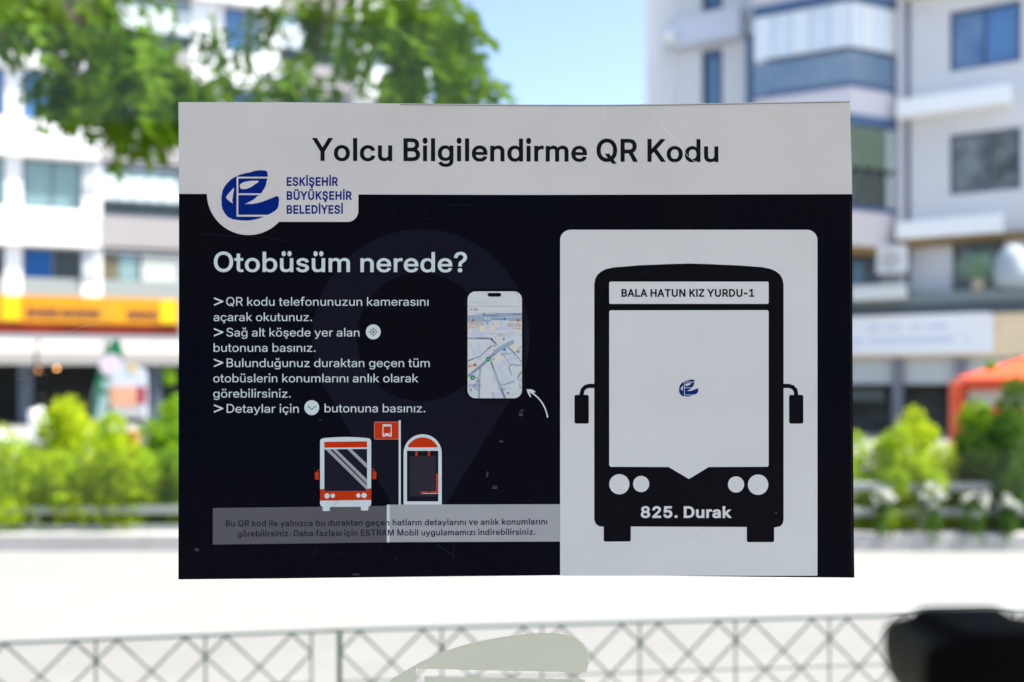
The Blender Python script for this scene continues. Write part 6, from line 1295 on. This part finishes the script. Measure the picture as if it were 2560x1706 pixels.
pr('map_button', strokes([(B((1368, 975), (1398, 975)), 0.8), (B((1370, 1108), (1398, 1108)), 0.8), (B((1383, 960), (1383, 992)), 0.8), (B((1366, 1312), (1394, 1312)), 0.8), (B((1380, 1298), (1380, 1328)), 0.8),
                          (A((1436, 612), (1458, 632)), 0.9), (A((1458, 612), (1436, 632)), 0.9), (A((1526, 618), (1542, 632), (1556, 618)), 0.8), (A((1535, 395), (1550, 388), (1565, 400), (1560, 420), (1540, 422)), 0.7)]), 13, MAP_HAIR)
pr('map_pin_mark', region([circle(*ma(214, 605), 1.8, 12)]), 12, MAP_BLUE)
pr('map_pin_mark', region([circle(*mbb(790, 165), 1.6, 10)]), 12, MAP_ORANGE)
# curved arrow to the phone
def z3(x, y): return (1100 + x / 3.734, 680 + y / 3.734)
ar = []
for i in range(15):
    t = i / 14; p0, p1, p2 = (1005, 1360), (975, 1190), (828, 1112)
    ar.append(z3(*[(1 - t) ** 2 * p0[k] + 2 * t * (1 - t) * p1[k] + t * t * p2[k] for k in (0, 1)]))
pr('pointing_arrow', strokes([(ar, 3.4)]), 4, INK_WHITE, 'thin curved arrow pointing at the phone')
pr('pointing_arrow_head', region([[z3(*p) for p in ((808, 1095), (860, 1098), (893, 1120), (880, 1130), (840, 1119), (832, 1120), (842, 1140), (852, 1172), (838, 1166), (820, 1135))]]), 5, INK_WHITE)

# white card with the large bus
pr('card', region([rrect(1400.3, 575, 2043.3, 1439.6, rs=(26, 26, 0, 0), n=8)]), 4, INK_CARD, 'white rounded card on the right of the sticker')
def cz(x, y): return (1380 + x / 1.742, 560 + y / 1.742)
bus = [(184, 262), (188, 240), (198, 222), (214, 208), (236, 197), (270, 190), (380, 181), (500, 176), (597, 173), (690, 176), (820, 182), (915, 189), (950, 196), (975, 207), (993, 222), (1003, 240), (1008, 262),
       (1008, 1292), (1003, 1308), (992, 1318), (967, 1322), (967, 1380), (962, 1386), (853, 1386), (848, 1381), (848, 1320), (343, 1318), (343, 1378), (338, 1383), (229, 1384), (225, 1379), (225, 1318), (208, 1318), (192, 1308), (184, 1290)]
pr('large_bus', region([[cz(*p) for p in bus]]), 5, INK_BUS, 'large black bus front drawing')
def mir(s):
    X = (lambda x: x) if s < 0 else (lambda x: 1192 - x)
    arm = [cz(X(184), 706), cz(X(160), 706), cz(X(145), 711), cz(X(133), 723), cz(X(128), 746)]
    return many([[cz(X(a), b) for a, b in rrect(98, 745, 160, 870, 8)], stroke(arm, 10.5)])
pr('large_bus_mirror', mir(-1), 5.3, INK_BUS); pr('large_bus_mirror', mir(1), 5.3, INK_BUS)
pr('stop_name_board', region([[cz(*p) for p in rrect(249, 252, 943, 349, 7)]]), 6, INK_CARD)
pr('stop_name_text', text_tris('BALA HATUN KIZ YURDU-1', 1553.4, 1885.3, 742.8, 19.6, 'B', track=-0.04), 7, INK_TITLE)
pw = [cz(*p) for p in [(249, 383), (255, 377), (937, 376), (943, 382), (943, 1052), (938, 1058), (682, 1059), (596, 1111), (508, 1059), (255, 1058), (249, 1052)]]
pr('blank_code_window', region([pw]), 6, INK_CARD, 'pale square window in the middle of the large bus')
pr('small_emblem', emblem(lambda x: 1697.5 + (x - 301) / 809 * 48.2, lambda y: 949.3 + (y - 145) / 707 * 42.6), 7, print_mat('print_small_emblem', (0.004, 0.02, 0.16)), 'small blue emblem in the middle of the pale window')
for x, y, r in ((293, 1134, 44), (388, 1133, 35.3), (801, 1135, 35.3), (897, 1136, 44.5)):
    pr('large_bus_headlight', region([circle(*cz(x, y), r / 1.742, 40)]), 6, INK_CARD)
pr('stop_number_text', text_tris('825. Durak', 1601.8, 1829.3, 1295.3, 29.5, 'B', track=-0.05), 6, INK_CARD)

# lifted edge lines, creases and scratches of the film
EDGE = print_mat('film_edge', (0.05, 0.045, 0.04))
pr('film_edge_line', strokes([([(1000, 263), (1300, 265.8), (1500, 266.2), (1700, 264), (1900, 260.5), (2123, 256.5)], 1.2), ([(2124.5, 500), (2126.5, 800), (2127, 1100), (2129, 1436)], 1.1)]), 15, EDGE)
CREASE = print_mat('film_crease', (0.83, 0.84, 0.86)); r = random.Random(3)
pr('film_crease', strokes([([(1626, 272), (1650, 300), (1664, 328), (1690, 355), (1720, 392), (1750, 415), (1776, 436)], 0.9),
                           ([(1668, 1395), (1700, 1376), (1745, 1345), (1768, 1322)], 0.8), ([(1512, 262), (1510, 300)], 0.5)]), 15, CREASE)
SCR = print_mat('film_scratch', (0.045, 0.047, 0.055))
pr('film_scratch', strokes([([(862, 1224), (880, 1190), (902, 1160)], 0.6), ([(868, 1226), (886, 1196)], 0.5), ([(830, 1275), (846, 1248)], 0.6), ([(784, 1390), (794, 1372)], 0.7), ([(1088, 1360), (1110, 1372), (1134, 1388)], 0.7), ([(1134, 1358), (1134, 1400)], 0.5),
                            ([(500, 585), (560, 590), (640, 592), (700, 600), (730, 606)], 0.5), ([(1118, 515), (1150, 512), (1188, 516)], 0.5), ([(862, 1114), (890, 1107), (906, 1105)], 0.6)]), 15, SCR)
spk = []; rs = random.Random(17)
for i in range(110):
    x = rs.uniform(460, 2115); y = rs.uniform(500, 1430); q = rs.uniform(.3, .9)
    if 1400 < x < 2043 and y > 575: continue
    spk.append(([(x - q, y - rs.uniform(-.4, .4)), (x + q, y)], rs.uniform(.5, 1.1)))
o = pr('dust_specks', strokes(spk), 16, mat('pale_dust', (0.16, 0.17, 0.18), .8, .1)); o['kind'] = 'stuff'
# small air bubbles under the film
BUB = mat('film_bubble', (0.006, 0.006, 0.010), rough=0.25, spec=0.5)
for x, y, r_, sx, sy in ((493, 1374, 5.5, 1.2, 0.8), (890, 1436, 6, 1.8, 0.5), (1302, 1035, 6, 1.0, 1.0), (1305, 1026, 4, 1.6, .6), (1218, 1186, 5, 0.6, 1.5), (1237, 1218, 5, 1.5, 1.0), (1253, 1104, 4, 1.5, 0.8), (802, 1050, 3, 1.6, .6), (1938, 1282, 3, 1, 1)):
    X, Z = px2(x, y); s_ = K * D; bub = MB(); ring_n = 12
    bub.v.append((X, -0.00105, Z - SIGN_BASE.z))
    for q, h in ((0.55, 0.00095), (1.0, 0.00072)):
        for j in range(ring_n):
            a = 2 * math.pi * j / ring_n
            bub.v.append((X + math.cos(a) * r_ * q * sx * s_, -h, Z - SIGN_BASE.z + math.sin(a) * r_ * q * sy * s_))
    for j in range(ring_n):
        j2 = (j + 1) % ring_n
        bub.f.append((0, 1 + j2, 1 + j)); bub.f.append((1 + j, 1 + j2, 1 + ring_n + j2, 1 + ring_n + j))
    bub.build('film_bubble', BUB, sign, smooth=True)

# pale frosted film of the same emblem, low on the glass
FB = Vector((px2(1250, 0)[0], 0, px2(0, 2215)[1]))
FROST = mat('frosted_film', (0.96, 0.95, 0.80), rough=0.5, spec=0.3, var=0.10, vscale=1400, translucent=0.8)
fs_x = lambda x: 1040 + (x - 512) / 5.602 * 5.487; fs_y = lambda y: 1672 + (y - 237) / 5.602 * 5.45 + (0)
E_TOPSMOOTH = [(950, 235), (953, 215), (950, 193), (940, 175), (918, 157), (885, 148), (850, 145), (800, 147), (740, 154), (690, 163), (622, 180), (570, 198), (520, 222), (470, 252)]
def frosted():
    o = [(fs_x(x), fs_y(y)) for x, y in E_TOPSMOOTH + E_OUT[[i for i, p in enumerate(E_OUT) if p[0] < 440 and p[1] < 300][0]:]]
    core = [(fs_x(x), fs_y(y)) for x, y in [(512, 237), (1150, 251), (1150, 269), (534, 257), (534, 470), (900, 478), (900, 498), (534, 494), (534, 770), (1150, 784), (1150, 805), (512, 797)]]
    ls = [[(fs_x(x), fs_y(y)) for x, y in l] for l in (E_EYE, E_LEAF)]
    return region([o, core] + ls, keep=lambda t: t[0] and not (t[1] or t[2] or t[3]))
fo = flat('frosted_sticker', frosted(), 0, FROST, None, FB, y=0.0)
fo.location = FB; fo.location.y = -0.0001
tag(fo, 'pale sage green frosted film emblem low on the glass below the information sticker', 'sticker')
m_ = fo.modifiers.new('solid', 'SOLIDIFY'); m_.thickness = 0.0002
